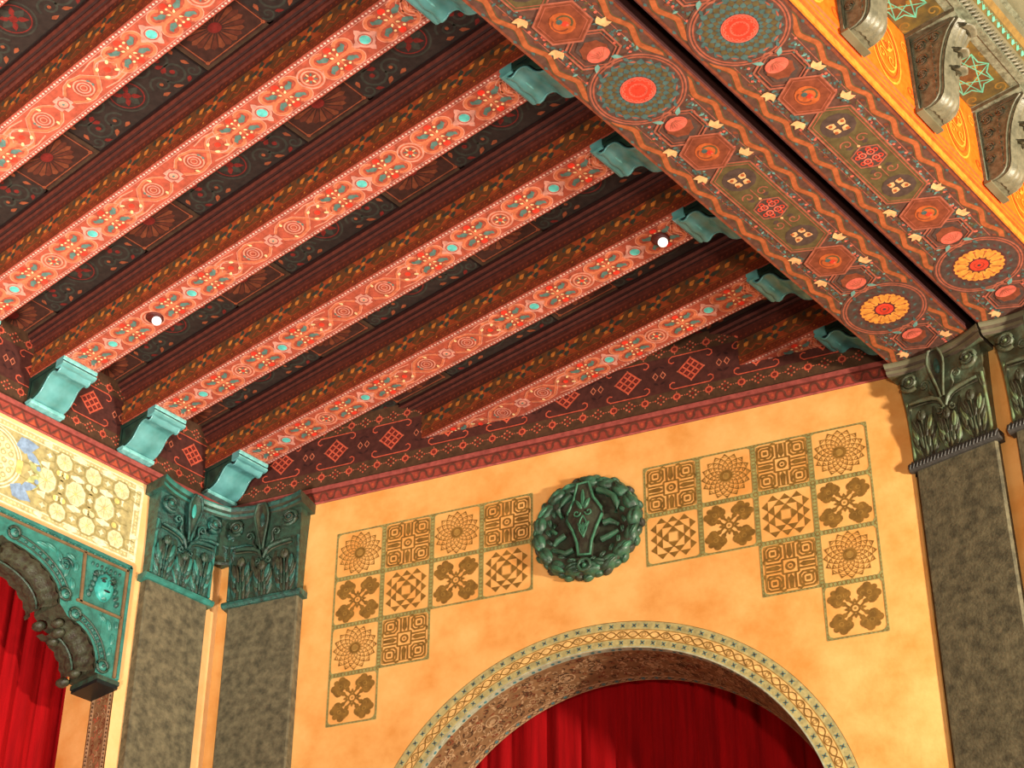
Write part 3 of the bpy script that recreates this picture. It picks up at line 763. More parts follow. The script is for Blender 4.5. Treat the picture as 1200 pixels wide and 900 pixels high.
# intrados pattern
g=G(); d=D(g,lambda a,t,w:mpol(a/RI,RI-w,-t)); LI=RI*PI; rnd=random.Random(5)
for k in range(100):
    a=LI*k/100;b=LI*(k+1)/100
    d.poly([(a,.0),(b,.0),(b,.045),(a,.045)],'i_white',0); d.poly([(a,DEP-.07),(b,DEP-.07),(b,DEP),(a,DEP)],'i_cream',0)
    d.poly([(a,.045),(b,.045),(b,DEP-.07),(a,DEP-.07)],'i_base',0)
for k in range(100):
    a=LI*(k+.5)/100
    if k%3: d.disc(a,.022,.014,'i_blue',2,8)
    if k%2: d.disc(a,DEP-.035,.016,'i_blue',2,6)
    d.stroke([(a-.03,DEP-.035),(a,DEP-.010),(a+.03,DEP-.035),(a,DEP-.06)],.005,'i_dark',1,True)
for k in range(1500):
    a=rnd.uniform(.02,LI-.02); t=rnd.uniform(.065,DEP-.095); c=rnd.choice(['i_cream','i_cream','i_red','i_dark','i_dark','i_cream'])
    if rnd.random()<.6: d.arc(a,t,rnd.uniform(.012,.026),rnd.uniform(0,6),rnd.uniform(7,10),.007,c,rnd.choice((1,2,3)),7)
    else: d.leaf(a,t,rnd.uniform(0,6.28),rnd.uniform(.03,.06),.018,c,rnd.choice((1,2,3)))
for k in range(8):
    a=LI*(k+.5)/8
    d.ring(a,.27,.05,.062,'i_cream',4,14); d.disc(a,.27,.025,'i_cream',4,8)
tag(build('arch_intrados',g,WB),'mottled brown painted underside of the arch')
# stencilled squares
PT=.4035
def st_R(e):
    for ring,(r,dr) in enumerate(((.062,.020),(.086,.024),(.112,.026),(.140,.028),(.167,.026))):
        n=16
        for k in range(n):
            a=2*PI*(k+.5*(ring%2))/n; h=PI/n*.80
            e.poly([((r-dr*.42)*math.cos(a-h),(r-dr*.42)*math.sin(a-h)),((r+dr*.62)*math.cos(a),(r+dr*.62)*math.sin(a)),((r-dr*.42)*math.cos(a+h),(r-dr*.42)*math.sin(a+h)),((r-dr*.05)*math.cos(a),(r-dr*.05)*math.sin(a))],'w_sten',1)
            e.stroke([((r-dr*.45)*math.cos(a-h),(r-dr*.45)*math.sin(a-h)),((r-dr*.45)*math.cos(a+h),(r-dr*.45)*math.sin(a+h))],.006,'w_sten2',1)
    e.ring(0,0,.026,.048,'w_sten',1,16); e.disc(0,0,.024,'w_sten2',1,12)
def st_Q(e):
    for a in (-1,1):
        for b in (-1,1):
            q=e.at(a*.115,b*.115,0,a,b)
            for r,w in ((.056,.015),(.034,.013)):
                q.stroke([(-r,-r*.6),(-r*.6,-r),(r*.6,-r),(r,-r*.6),(r,r*.6),(r*.6,r),(-r*.6,r),(-r,r*.6)],w,'w_sten',1,True)
            q.rect(-.014,.014,-.014,.014,'w_sten',1)
            q.arc(-.078,.03,.045,-1.2,1.2,.014,'w_sten',1,6); q.arc(.03,-.078,.045,.4,2.7,.014,'w_sten',1,6); q.disc(-.068,.062,.010,'w_sten',1,6); q.disc(.062,-.068,.010,'w_sten',1,6)
    for k in range(4):
        q=e.at(0,0,k*PI/2)
        q.stroke([(.055,-.030),(.172,-.032)],.015,'w_sten',1); q.stroke([(.055,.030),(.172,.032)],.015,'w_sten',1)
        q.poly([(.06,0),(.09,.019),(.170,.012),(.170,-.012),(.09,-.019)],'w_sten',1)
        q.stroke([(.055,-.055),(.055,.055)],.013,'w_sten',1)
    e.ring(0,0,.020,.036,'w_sten',1,12); e.ring(0,0,0.002,.010,'w_sten',1,8)
    e.stroke([(-.172,-.172),(.172,-.172),(.172,.172),(-.172,.172)],.006,'w_sten2',1,True)
def st_X(e):
    for k in range(4):
        q=e.at(0,0,PI/4+k*PI/2)
        q.stroke([(.03,-.020),(.10,-.018)],.016,'w_sten',1); q.stroke([(.03,.020),(.10,.018)],.016,'w_sten',1)
        for (a,b,r) in ((.150,0,.044),(.178,.044,.030),(.178,-.044,.030),(.125,.044,.034),(.125,-.044,.034),(.200,0,.022),(.085,.022,.018),(.085,-.022,.018),(.150,.058,.018),(.150,-.058,.018)):
            q.disc(a*.95,b,r,'w_sten',1,9)
        q.ring(.142,0,.012,.018,'w_sten2',2,8); q.arc(.115,.035,.015,0,4,.004,'w_sten2',2); q.arc(.115,-.035,.015,0,4,.004,'w_sten2',2)
    e.ring(0,0,.022,.036,'w_sten',1,12); e.disc(0,0,.010,'w_sten2',1,6)
    for k in range(4): e.at(0,0,k*PI/2).leaf(.04,0,0,.035,.022,'w_sten',1)
def st_T(e):
    def tri(q,u,v,s=.030): q.poly([(u-s,v-s*.5),(u+s,v-s*.5),(u,v+s*.65)],'w_sten',1)
    for k in range(4):
        q=e.at(0,0,k*PI/2)
        tri(q,0,.060,.040)
        for u in (-.042,.042): tri(q,u,.100,.040)
        for u in (-.084,0,.084): tri(q,u,.142,.038)
    e.stroke([(-.036,-.036),(.036,-.036),(.036,.036),(-.036,.036)],.004,'w_sten2',1,True)
ST_={'R':(st_R,'stencilled_rosette_square','round rosette of small wedges'),'Q':(st_Q,'stencilled_scroll_square','dense scrollwork square'),'X':(st_X,'stencilled_clover_square','four leafed diagonal clover'),'T':(st_T,'stencilled_triangle_square','concentric triangles')}
def squares(u0,z0,rows):
    present=set((i,j) for j,r in enumerate(rows) for i,c in enumerate(r) if c!=' ')
    for (i,j) in sorted(present):
        c=rows[j][i]; g=G(); d=D(g,mapB,(1,0,0,1,u0+(i+.5)*PT,z0-(j+.5)*PT)); h=PT/2
        f,nm,lb=ST_[c]; f(d)
        # frame bars: full half-bar to neighbours, thin line outside
        for k,(di,dj) in enumerate(((1,0),(0,-1),(-1,0),(0,1))):
            q=d.at(0,0,k*PI/2); inn=(i+di,j+dj) in present; w=.019 if inn else .012
            q.rect(h-w,h if inn else h+.004,-h,h,'w_green',1)
            for t in range(14):
                v=-h+(t+.5)*PT/14
                q.stroke([(h-w*.9,v-.010),(h-.002,v+.0),(h-w*.9,v+.010)],.0045,'w_sten',2)
        for k in range(4):
            q=d.at(0,0,k*PI/2); q.poly([(h-.012,h-.012),(h-.045,h-.012),(h-.022,h-.022),(h-.012,h-.045)],'w_green',2)
        tag(build(nm,g,WB),'painted square with '+lb)
squares(1.022,8.283,['RQRQ','XTXT','RQ  ','X   '])
squares(3.500,8.286,['QRQR','TXTX','  QR','   X'])
# ---------------------------------------------------------------- left wall with portal
PY0=-.85; PYL=-4.35; PZ=7.80; DA=.62
g=G(); W0=-6.2
for x in (0,-DA):
    g.face([(x,W0,0),(x,PYL,0),(x,PYL,ZT+.05),(x,W0,ZT+.05)],'plaster_lit')
    g.face([(x,PY0,0),(x,0,0),(x,0,ZT+.05),(x,PY0,ZT+.05)],'plaster_lit')
    g.face([(x,PYL,PZ),(x,PY0,PZ),(x,PY0,ZT+.05),(x,PYL,ZT+.05)],'plaster_lit')
for y in (PYL,PY0): g.face([(0,y,0),(0,y,PZ),(-DA,y,PZ),(-DA,y,0)],'plaster')
g.face([(0,PYL,PZ),(0,PY0,PZ),(-DA,PY0,PZ),(-DA,PYL,PZ)],'plaster')
g.face([(0,W0,ZT+.05),(0,0,ZT+.05),(-DA,0,ZT+.05),(-DA,W0,ZT+.05)],'plaster')
WA=tag(build('wall_left',g),kind='structure')
# painted band on the reveal
g=G(); d=D(g,lambda a,v,w:(-a,PY0-w,v)); rnd=random.Random(9)
d.rect(0,.27,0,6.88,'i_dark',0); d.rect(.012,.258,0,6.88,'g_yel',1); d.rect(.014,.256,0,6.88,'i_cream',2); d.rect(.052,.218,0,6.88,'i_base',2)
z=4.6
while z<6.86:
    for _ in range(3):
        d.arc(rnd.uniform(.07,.2),z+rnd.uniform(-.02,.02),.018,rnd.uniform(0,3),rnd.uniform(4,6),.007,rnd.choice(['i_red','f_red','f_pink','i_cream','i_red']),3,6)
    for a in (.030,.240): d.poly([(a-.014,z-.01),(a+.014,z+.0),(a,z+.016)],'i_dark',3)
    z+=.032
tag(build('reveal_band',g,WA),'red and cream patterned band down the door reveal')
# cream strapwork panel
g=G(); d=D(g,mapA); P0,P1,Z0,Z1=-4.40,-.812,7.905,8.57
d.rect(P0,P1,Z0,Z1,'p_white',0); d.rect(P0+.02,P1-.02,Z0+.012,Z1-.012,'p_edge',1); d.rect(P0+.05,P1-.065,Z0+.055,Z1-.055,'p_white',2); d.rect(P0+.06,P1-.075,Z0+.065,Z1-.065,'p_line',3)
u=P0+.03
while u<P1-.02:
    for z in (Z0+.034,Z1-.034): d.disc(u,z,.009,'p_base',3,6)
    u+=.032
for zz in range(20): d.disc(P1-.042,Z0+.05+zz*.030,.009,'p_base',3,6)
def strap(e):
    # one bay of strapwork: octagon with circles and crosses
    o=[(.085*math.cos(PI/8+k*PI/4),.085*math.sin(PI/8+k*PI/4)*1.15) for k in range(8)]
    e.stroke([(x*1.28,y*1.22) for x,y in o],.018,'p_strap',4,True)
    for sx in (-1,1):
        for sy in (-1,1): e.stroke([(sx*.10,sy*.045),(sx*.16,sy*.065),(sx*.215,sy*.06)],.012,'p_strap',4)
    e.poly(o,'p_base',5); e.stroke(o,.006,'p_white',6,True)
    for k in range(8): e.stroke([(0,0),(.07*math.cos(k*PI/4),.08*math.sin(k*PI/4))],.004,'p_line',6)
    e.disc(0,0,.012,'p_yel',7,8)
for i in range(9):
    for j in range(3):
        u=P1-.20-i*.26 - (.13 if j%2 else 0); z=Z0+.12+j*.21
        if abs(u+2.13)<.43: continue
        e=d.at(u,z)
        if j==1: strap(e)
        else: strap(e.at(0,0,0,.8,.7))
        for s in (-1,1):
            for t in (-1,1):
                q=e.at(s*.13,t*.105 if j==1 else t*.085)
                if j==1:
                    q.disc(-.03*s,0,.024,'p_yel' if (i+(s>0)) %2 else 'p_base',6,10); q.ring(-.03*s,0,.024,.036,'p_strap',6,10)
                    q.poly([(-.012+.02*s,-.025),(.012+.02*s,-.025),(.004+.02*s,0),(.012+.02*s,.025),(-.012+.02*s,.025),(-.004+.02*s,0)],'p_white',6)
                if j!=1:
                    q.poly([(-.01*s,-.03),(.06*s,-.01),(.06*s,.01),(-.01*s,.03)],'p_white',6)
        for s in (-1,1): e.poly([(s*.13,-.028),(s*.13+.010,-.010),(s*.13+.028,0),(s*.13+.010,.010),(s*.13,.028),(s*.13-.010,.010),(s*.13-.028,0),(s*.13-.010,-.010)],'p_white',6)
for u0 in (-2.13,):
    e=d.at(u0,8.238); e.disc(0,0,.262,'p_white',7,40); e.disc(0,0,.250,'p_line',8,40); e.ring(0,0,.225,.238,'p_white',9,40); e.disc(0,0,.212,'p_base',9,32)
    for r,n in ((.17,16),(.11,11)):
        for k in range(n):
            a=2*PI*k/n; e.ring(r*math.cos(a),r*math.sin(a),.014,.024,'p_line',10,8); e.leaf(r*math.cos(a+.2),r*math.sin(a+.2),a,.035,.018,'p_grn' if k%2 else 'p_white',11)
    e.disc(0,0,.045,'p_yel',10,14); 
    for s in (-1,1):
        e.rect(s*.215,s*.262,-.055,.055,'p_yel',11); 
        for t in (-1,1):
            q=e.at(s*.255,t*.185,0,s,t); q.leaf(-.07,-.02,.35,.20,.13,'p_blue',8); q.leaf(.02,-.04,-.4,.14,.07,'p_blue',9)
            q.arc(.10,-.12,.06,-1,2,.008,'p_grn',8); q.leaf(.06,-.10,-.7,.14,.05,'p_grn',8); q.disc(.14,-.13,.02,'p_blue',9,8)
tag(build('painted_panel',g,WA),'cream strapwork panel with blue leaves')
# carved teal portal surround
T=thing('portal_surround','carved teal lobed surround framing the red curtain on the left wall','door surround',(0,-2.6,6.88))
YM=-2.60
def lobe(cx,cz,rx,rz,a0,a1,n): return [(cx+rx*math.cos(a0+(a1-a0)*k/n),cz+rz*math.sin(a0+(a1-a0)*k/n)) for k in range(n+1)]
half=[(-.852,6.895),(-1.055,6.905)]+lobe(-1.315,6.93,.262,.30,0,PI/2,8)[0:]+[(-1.345,7.245),(-1.385,7.285),(-1.415,7.31)]+lobe(-1.90,7.31,.485,.31,.0,PI/2,10)+[(-1.95,7.64),(-1.99,7.60)]+lobe(-2.6,7.56,.60,.22,.15,PI/2,8)
out=half+[(2*YM-y,z) for y,z in reversed(half)][1:]
top=7.842
g=G()
FX=.035
for k in range(len(out)-1):
    a,b=out[k],out[k+1]
    if abs(a[0]-b[0])<1e-6: continue
    g.face([(FX,a[0],a[1]),(FX,b[0],b[1]),(FX,b[0],top),(FX,a[0],top)],'verdigris_lit')
    # intrados
ir=[[(FX,y,z) for y,z in out],[(-.08,y,z+.0) for y,z in out],[(-.275,y,z) for y,z in out]]
g.grid(ir,'verdigris_leaf',False)
for k in range(len(out)-1):
    a,b=out[k],out[k+1]; g.face([(-.275,a[0],a[1]),(-.275,b[0],b[1]),(-.275,b[0],PZ),(-.275,a[0],PZ)],'verdigris_leaf')
g.face([(FX,-.852,6.895),(FX,-.852,top),(0,-.852,top),(0,-.852,6.895)],'verdigris_lit')
g.face([(FX,-.852,top),(FX,2*YM+.852,top),(0,2*YM+.852,top),(0,-.852,top)],'verdigris_lit')
build('carved_board',g,T)
xfA=lambda u,v,w:(FX+w,u,v)
g=G()
def bar(p,q,w,h,m):
    dx,dy=q[0]-p[0],q[1]-p[1]; L=math.hypot(dx,dy); nx,ny=-dy/L*w/2,dx/L*w/2
    a=[(p[0]+nx,p[1]+ny),(q[0]+nx,q[1]+ny),(q[0]-nx,q[1]-ny),(p[0]-nx,p[1]-ny)]
    g.prism(a,0,h,lambda s,t,w_:xfA(s,t,w_),m)
bar((-.865,6.91),(-.865,7.83),.026,.012,'verdigris_lit'); bar((-.86,7.828),(-4.34,7.828),.028,.012,'verdigris_lit')
bar((-.895,6.91),(-.895,7.79),.022,.016,'frame_line'); bar((-.89,7.785),(-4.31,7.785),.016,.016,'frame_line')
bar((-1.275,7.785),(-1.255,7.385),.022,.016,'frame_line'); bar((-1.29,7.39),(-.90,7.39),.018,.016,'frame_line')
for k in range(60): g.blob(-.90-k*.058,7.806,.0,.016,.009,.014,'verdigris_lit',xfA)
for k in range(20): g.blob(-.879,7.75-k*.044,.0,.006,.012,.010,'verdigris_lit',xfA)
build('raised_frame',g,T)
g=G()
for cc in (((-1.315,6.93),.262,.30),((-1.90,7.31),.485,.31)):
    (cx,cz),rx,rz=cc
    for off,rr,mm in ((.028,.006,'verdigris_dark'),(.080,.008,'verdigris_dark')):
        g.tube([xfA(cx+(rx+off)*math.cos(a*PI/24),cz+(rz+off)*math.sin(a*PI/24),.004) for a in range(1,12)],rr,mm,6)
    for a in range(1,12):
        g.blob(cx+(rx+.054)*math.cos(a*PI/24),cz+(rz+.054)*math.sin(a*PI/24),0,.012,.018,.012,'verdigris',xfA,ang=a*PI/24)
tag(build('arch_ribs',g,T),'dark beaded ribs along the lobes')
for cy,cz in ((-1.005,6.965),(-1.285,7.275),(-1.39,7.395),(-1.865,7.69)):
    g=G(); g.tube([xfA(cy+.046*math.cos(k*PI/8),cz+.046*math.sin(k*PI/8),.010) for k in range(16)],.011,'verdigris_dark',6,closed=True)
    g.blob(cy,cz,0,.040,.040,.026,'verdigris_lit',xfA); g.blob(cy,cz,.02,.016,.016,.014,'verdigris',xfA)
    build('disc_boss',g,T)
g=G()
for (u,v,a,l) in ((-1.47,7.66,.5,.13),(-1.40,7.58,-.2,.12),(-1.38,7.70,1.2,.09),(-1.56,7.71,1.3,.12),(-1.34,7.50,.3,.10),(-1.45,7.60,.9,.10),(-1.33,7.64,.1,.08),(-1.62,7.70,1.45,.12)):
    g.blob(u,v,0,.022,l*.5,.018,'verdigris_lit',xfA,ang=a,ridge=.4)
g.tube([xfA(-1.42+.06*(1-k/20)*math.cos(k*.6),7.62+.06*(1-k/20)*math.sin(k*.6),.01) for k in range(18)],.008,'verdigris',5)
for (u,v,a,l) in ((-.99,7.30,.4,.10),(-.95,7.20,.1,.10),(-1.05,7.33,1.0,.09),(-.96,7.10,-.1,.08),(-.93,7.32,.3,.07)):
    g.blob(u,v,0,.018,l*.5,.016,'verdigris_lit',xfA,ang=a,ridge=.4)
build('spandrel_leaves',g,T)
g=G(); fx,fz=-1.075,7.575
g.blob(fx,fz,0,.080,.115,.055,'aqua_enamel',xfA,n=20,k=6)
g.blob(fx,fz+.002,.044,.014,.040,.034,'aqua_enamel',xfA); 
for s in (-1,1):
    g.blob(fx+s*.032,fz+.024,.046,.020,.011,.010,'corbel_dark',xfA); g.blob(fx+s*.034,fz+.046,.040,.028,.010,.020,'verdigris_dark',xfA,ang=-s*.25)
    g.blob(fx+s*.045,fz-.03,.02,.022,.026,.016,'verdigris_lit',xfA)
    for k in range(5): g.blob(fx+s*(.075+.012*k),fz+.085-.045*k,0,.020,.030,.02,'verdigris',xfA,ang=-s*.5)
g.blob(fx,fz-.046,.048,.030,.009,.010,'corbel_dark',xfA); g.blob(fx,fz-.064,.03,.018,.010,.012,'verdigris_lit',xfA); g.blob(fx,fz-.085,.014,.03,.03,.02,'verdigris_lit',xfA)
for k in range(9): g.blob(fx+.085*math.cos(PI*k/8),fz+.075+.035*math.sin(PI*k/8),0,.016,.026,.02,'verdigris',xfA,ang=PI*k/8-PI/2)
for k in range(7): g.blob(fx-.12+.04*k,fz+.155,0,.013,.018,.012,'verdigris',xfA)
tag(build('face_mask',g,T),'small carved face with curled hair')
# leafy underside of the lobes
g=G()
def under(cx,cz,rx,rz,a0,a1,n,dep=.04):
    rows=[]
    for i in range(n+1):
        a=a0+(a1-a0)*i/n; row=[]
        for j in range(11):
            t=j/10; bul=dep*math.sin(PI*t)+.012*math.cos(t*PI*6)+.010*math.sin(i*1.9)
            row.append((FX-.01-t*.40*1.0,cx+(rx-bul)*math.cos(a),cz+(rz-bul)*math.sin(a)))
        rows.append(row)
    g.grid(rows,'verdigris_leaf',True)
    g.tube([(FX-.20,cx+(rx-dep-.012)*math.cos(a0+(a1-a0)*i/n),cz+(rz-dep-.012)*math.sin(a0+(a1-a0)*i/n)) for i in range(n+1)],.010,'verdigris_dark',6)
under(-1.315,6.93,.262,.30,.0,PI/2*1.0,16,.05); under(-1.90,7.31,.485,.31,.0,PI/2,20,.05)
for (y,z,x,r) in ((-1.30,7.17,-.12,.05),(-1.36,7.20,-.05,.045),(-1.40,7.22,-.22,.05),(-1.25,7.16,-.25,.045),(-1.93,7.56,-.08,.05),(-1.96,7.52,-.2,.05),(-1.10,6.93,-.15,.045),(-1.09,6.91,-.30,.05),(-1.88,7.55,-.3,.04)):
    g.ball((x,y,z),r,'verdigris_leaf',10,(1.3,.9,.7))
tag(build('leaf_underside',g,T),'dark acanthus leaves curling under the lobes')
g=G(); g.box(-.28,FX+.012,-1.035,-.845,6.862,6.895,'verdigris_dark'); g.box(-.27,FX+.004,-1.03,-.85,6.835,6.862,'corbel_dark'); build('foot_slab',g,T)
# ---------------------------------------------------------------- pilasters with bronze capitals
def pilaster(mp,u0,u1,off,label,zb,ztop,ms,mdark,mband,sides,bandh=.045,rope=False,mlit=None,mtip=None,mab=None):
    um=(u0+u1)/2; hw=(u1-u0)/2; mlit=mlit or ms
    T=thing('pilaster',label,'pilaster',mp(um,0.0,off/2))
    xf=lambda u,v,w:mp(um+u,v,w)
    g=G(); g.prism([(-hw,0),(-hw,off-.012),(-hw+.012,off),(hw-.012,off),(hw,off-.012),(hw,0)],.0,zb,lambda a,b,t:xf(a,t,b),'shaft_stone'); build('shaft',g,T)
    # band under capital
    g=G(); e=hw+.035
    pr=[(0,-.006),(off+.018,-.006),(off+.036,bandh*.25),(off+.036,bandh*.7),(off+.020,bandh),(0,bandh)]
    g.prism(pr,-e,e,lambda a,b,t:xf(t,zb+b,a),mband)
    k=-e+.01
    while k<e:
        if rope: g.tube([xf(k,zb+.006,off+.036),xf(k+.012,zb+bandh*.5,off+.043),xf(k+.024,zb+bandh-.004,off+.030)],.0065,mband,5)
        else: g.blob(k,zb+bandh*.85,off+.018,.008,.008,.010,mdark,xf)
        k+=.026
    tag(build('neck_band',g,T),'moulded band between shaft and capital')
    # bell
    H=ztop-zb-bandh; zc=zb+bandh; ab=.085
    g=G(); rows=[]
    for i in range(9):
        t=i/8; w_=off+.01+.055*t**2; h_=hw-.005+.02*t**2
        rows.append([xf(-h_,zc+t*(H-ab),0)]+[xf(-h_+2*h_*j/6,zc+t*(H-ab),w_) for j in range(7)]+[xf(h_,zc+t*(H-ab),0)])
    g.grid(rows,ms,False); CAP=build('capital',g,T)
    # lower acanthus
    g=G(); W=lambda v:off+.008+.055*((v-zc)/(H-ab))**2
    rnd=random.Random(int(um*100)+11)
    def acan(c,v0,Hh,wd,lift):
        # one standing leaf: overlapping pointed lobes fanning from a rib, tip curling forward
        n=6
        for q in range(n):
            t=q/(n-1); v=v0+Hh*(.16+.56*t); sp=wd*(.60+.40*math.sin(PI*(.25+.6*t)))
            for s in (-1,1):
                jit=rnd.uniform(-.15,.15)
                g.blob(c+s*sp*.62,v,W(v)+lift*t-.006,.019,.080*(1-.2*t),.017,(ms,mdark,mlit)[(q*2+(s>0))%3],xf,ang=-s*(.42-.25*t)+jit,ridge=.35)
                if q%2==0: g.blob(c+s*sp*.27,v+.02,W(v)+lift*t,.015,.085,.016,ms if q%4 else mdark,xf,ang=-s*.14+jit*.5,ridge=.35)
        g.tube([xf(c,v0+Hh*t_/8,W(v0+Hh*t_/8)+.010+lift*(t_/8)**2) for t_ in range(9)],[.012-.0008*k_ for k_ in range(9)],ms,6)
        g.blob(c,v0+Hh*.93,W(v0+Hh)+lift-.006,wd*.30,.045,.024,mdark,xf,ridge=.3)
    for c,v0,Hh,wd,lf in ((-hw*.62,zc+.0,.34,.115,.03),(hw*.62,zc+.0,.34,.115,.03),(0,zc+.0,.27,.10,.035)):
        acan(c,v0,Hh,wd,lf)
    for s in (-1,1):
        g.tube([xf(s*(hw-.012),zc+.01+t*.05,W(zc+t*.05)+.006) for t in range(10)],.012,mlit,6)
        g.blob(s*hw*.31,zc+.30,W(zc+.3),.020,.085,.018,mdark,xf,ang=-s*.1,ridge=.4); g.blob(s*hw*.92,zc+.40,W(zc+.4),.02,.07,.02,ms,xf,ang=s*.2,ridge=.4)
    tag(build('acanthus_leaves',g,CAP),'carved acanthus leaves of the capital')
    # stems and volutes
    sv=zc+.34
    for s in (-1,1):
        g=G()
        path=[(.008,sv-.03),(.03,sv+.03),(.075,sv+.062),(.13,sv+.075),(.19,sv+.082),(.25,sv+.085)]
        g.tube([xf(s*u,v,W(v)+.034) for u,v in path],[.010,.014,.018,.018,.014,.010],ms,7)
        g.tube([xf(s*u,v-.022,W(v)+.018) for u,v in path[1:]],.008,mdark,6)
        cx,cz,r=hw-.075,zc+H-ab-.085,.070
        sp=[(cx+r*(1-.78*k/26)*math.cos(-2.2+k*.46),cz+r*(1-.78*k/26)*math.sin(-2.2+k*.46)) for k in range(27)]
        g.tube([xf(s*u,v,W(cz)+.035) for u,v in sp],[.017-.008*k/26 for k in range(27)],ms,7)
        g.blob(s*cx,cz,W(cz)+.01,.050,.050,.034,mlit,xf,n=16); g.tube([xf(s*cx+.028*math.cos(k*PI/7),cz+.028*math.sin(k*PI/7),W(cz)+.046) for k in range(14)],.006,mdark,5,closed=True); g.blob(s*cx,cz,W(cz)+.040,.014,.014,.018,mlit,xf)
        build('volute',g,CAP)
        g=G()
        cx2,cz2,r2=.118,sv+.175,.036
        g.tube([xf(s*u,v,W(v)+.03) for u,v in [(.02,sv),(.055,sv+.06),(.085,sv+.11)]+[(cx2+r2*(1-.7*k/16)*math.cos(PI*1.1-k*.5),cz2+r2*(1-.7*k/16)*math.sin(PI*1.1-k*.5)) for k in range(17)]],[.011]*3+[.012-.006*k/16 for k in range(17)],ms,6)
        cx3,cz3=.05,sv-.045
        g.tube([xf(s*(cx3+.028*(1-.7*k/14)*math.cos(PI/2+k*.5)),cz3+.028*(1-.7*k/14)*math.sin(PI/2+k*.5),W(cz3)+.02) for k in range(15)],.008,ms,6)
        build('inner_scroll',g,CAP)
    g=G()
    for k,(v,l) in enumerate(((sv-.10,.05),(sv-.16,.06),(sv-.05,.03))): g.blob(0,v,W(v),.026,l,.03,ms,xf,ridge=.3)
    # fleuron tongue
    fz0=sv+.05; fz1=ztop-.012
    rows=[]
    for i in range(9):
        t=i/8; wd=(.010+.052*math.sin(min(1,t**1.35)*PI*.60))*(1-.8*max(0,t-.80)/.20*.55)
        row=[]
        for j in range(9):
            x=j/8*2-1; row.append(xf(x*wd,fz0+(fz1-fz0)*t-.012*x*x,W(fz0)+.03+.055*t+.018*abs(x)**2))
        rows.append(row)
    g.grid(rows,mdark,True)
    g.tube([xf(r[0][0],r[0][1],r[0][2]) if 0 else r[0] for r in rows]+[rows[-1][j] for j in range(1,8)]+[r[-1] for r in reversed(rows)],.010,ms,6)
    g.blob(0,(fz0+fz1)/2+.06,W(fz0)+.062,.024,.070,.018,mtip or mlit,xf)
    tag(build('fleuron',g,CAP),'upright tongue leaf at the top centre')
    # abacus
    g=G(); rows=[]; N=16
    lay=[(0,.0),(.0,-.004),(.014,.010),(.020,.030),(.012,.036),(.030,.050),(.040,.072),(.040,.085),(.0,.0851)]
    eL,eR=hw+(.055 if sides[0] else .05),hw+(.055 if sides[1] else .05)
    for (o,z) in lay:
        row=[]
        for j in range(N+1):
            t=j/N; u=-eL+(eL+eR)*t; x=t*2-1; cav=.075*(abs(x)**2.2)
            wv=off+.055+cav+o if not (z in (0,.0851) and o==0) else 0
            row.append(xf(u*(1+o*.25),ztop-ab+z,wv))
        rows.append(row)
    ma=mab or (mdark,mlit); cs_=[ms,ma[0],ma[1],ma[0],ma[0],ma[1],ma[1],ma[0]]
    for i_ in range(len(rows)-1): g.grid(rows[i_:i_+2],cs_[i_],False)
    for j in (0,N): g.face([r[j] for r in rows],ma[0])
    tag(build('abacus',g,CAP),'hollow sided moulded top slab'); return T
pilaster(mapA2,-.742,-.165,.08,'dark stone pilaster with teal capital on the left wall, beside the room corner',7.775,ZT-.002,'verdigris','verdigris_dark','verdigris_lit',(1,0),mlit='verdigris_lit',mtip='aqua_enamel')
pilaster(mapB2,.135,.755,.08,'dark stone pilaster with green capital at the left end of the arched wall',7.775,ZT-.002,'verdigris_dark','verdigris_leaf','verdigris',(0,1),mlit='verdigris')
def mapCp(u,v,w): return (u,YC-w-.004,v)
pilaster(mapCp,5.125,5.712,.06,'dark stone pilaster under the left one of the paired girders',7.80,ZG-.010,'verdigris_olive','verdigris_leaf','band_dark',(1,1),bandh=.06,rope=True,mlit='patina_pale',mtip='verdigris',mab=('umber_bronze','cove_grey'))
pilaster(mapCp,5.845,6.43,.06,'dark stone pilaster at the right edge of the photo',7.80,ZG-.010,'verdigris_olive','verdigris_leaf','band_dark',(1,1),bandh=.06,rope=True,mlit='patina_pale',mtip='verdigris',mab=('umber_bronze','cove_grey'))
# rosette pair joining the two corner capitals
T=thing('rosette_boss','pair of teal rosettes joining the two capitals in the room corner','ornament',(.10,-.05,8.30))
for dx,dy in ((.10,-.135),(.175,-.05)):
    g=G()
    c=Vector((dx,dy,8.395)); nrm=Vector((.75,-.66,-.1)).normalized(); a=nrm.cross(Vector((0,0,1))).normalized(); b=a.cross(nrm)
    xr=lambda u,v,w,c=c,a=a,b=b,nrm=nrm:tuple(c+a*u+b*v+nrm*w)
    g.blob(0,0,-.02,.060,.060,.06,'verdigris',xr,n=16)
    for k in range(8): g.blob(.036*math.cos(k*PI/4),.036*math.sin(k*PI/4),.012,.018,.022,.025,'verdigris',xr,ang=k*PI/4-PI/2)
    g.blob(0,0,.03,.014,.014,.016,'verdigris_lit',xr)
    build('rosette',g,T)
g=G()
pts=[(.10,-.42,8.20),(.125,-.33,8.27),(.13,-.24,8.295),(.14,-.15,8.29),(.16,-.08,8.285),(.22,-.04,8.29),(.30,-.02,8.285),(.38,.02,8.25),(.44,.06,8.20)]
g.tube(pts,.016,'verdigris',7)
g.face([(.01,-.17,8.17),(.13,-.17,8.30),(.18,-.03,8.30),(.16,.02,8.17)],'verdigris_dark')
g.box(.0,.16,-.17,-.001,8.19,8.52,'verdigris_dark'); 
g.prism([(.0,8.20),(.14,8.20),(.14,8.52),(.0,8.52)],0,.15,lambda w,z,u:mapB(u,z,w),'verdigris_dark')
for s,t in ((.16,-.10),(.20,-.05)): g.tube([(s,t,8.28),(s+.01,t-.01,8.23),(s-.01,t+.01,8.17)],[.016,.013,.006],'verdigris',6)
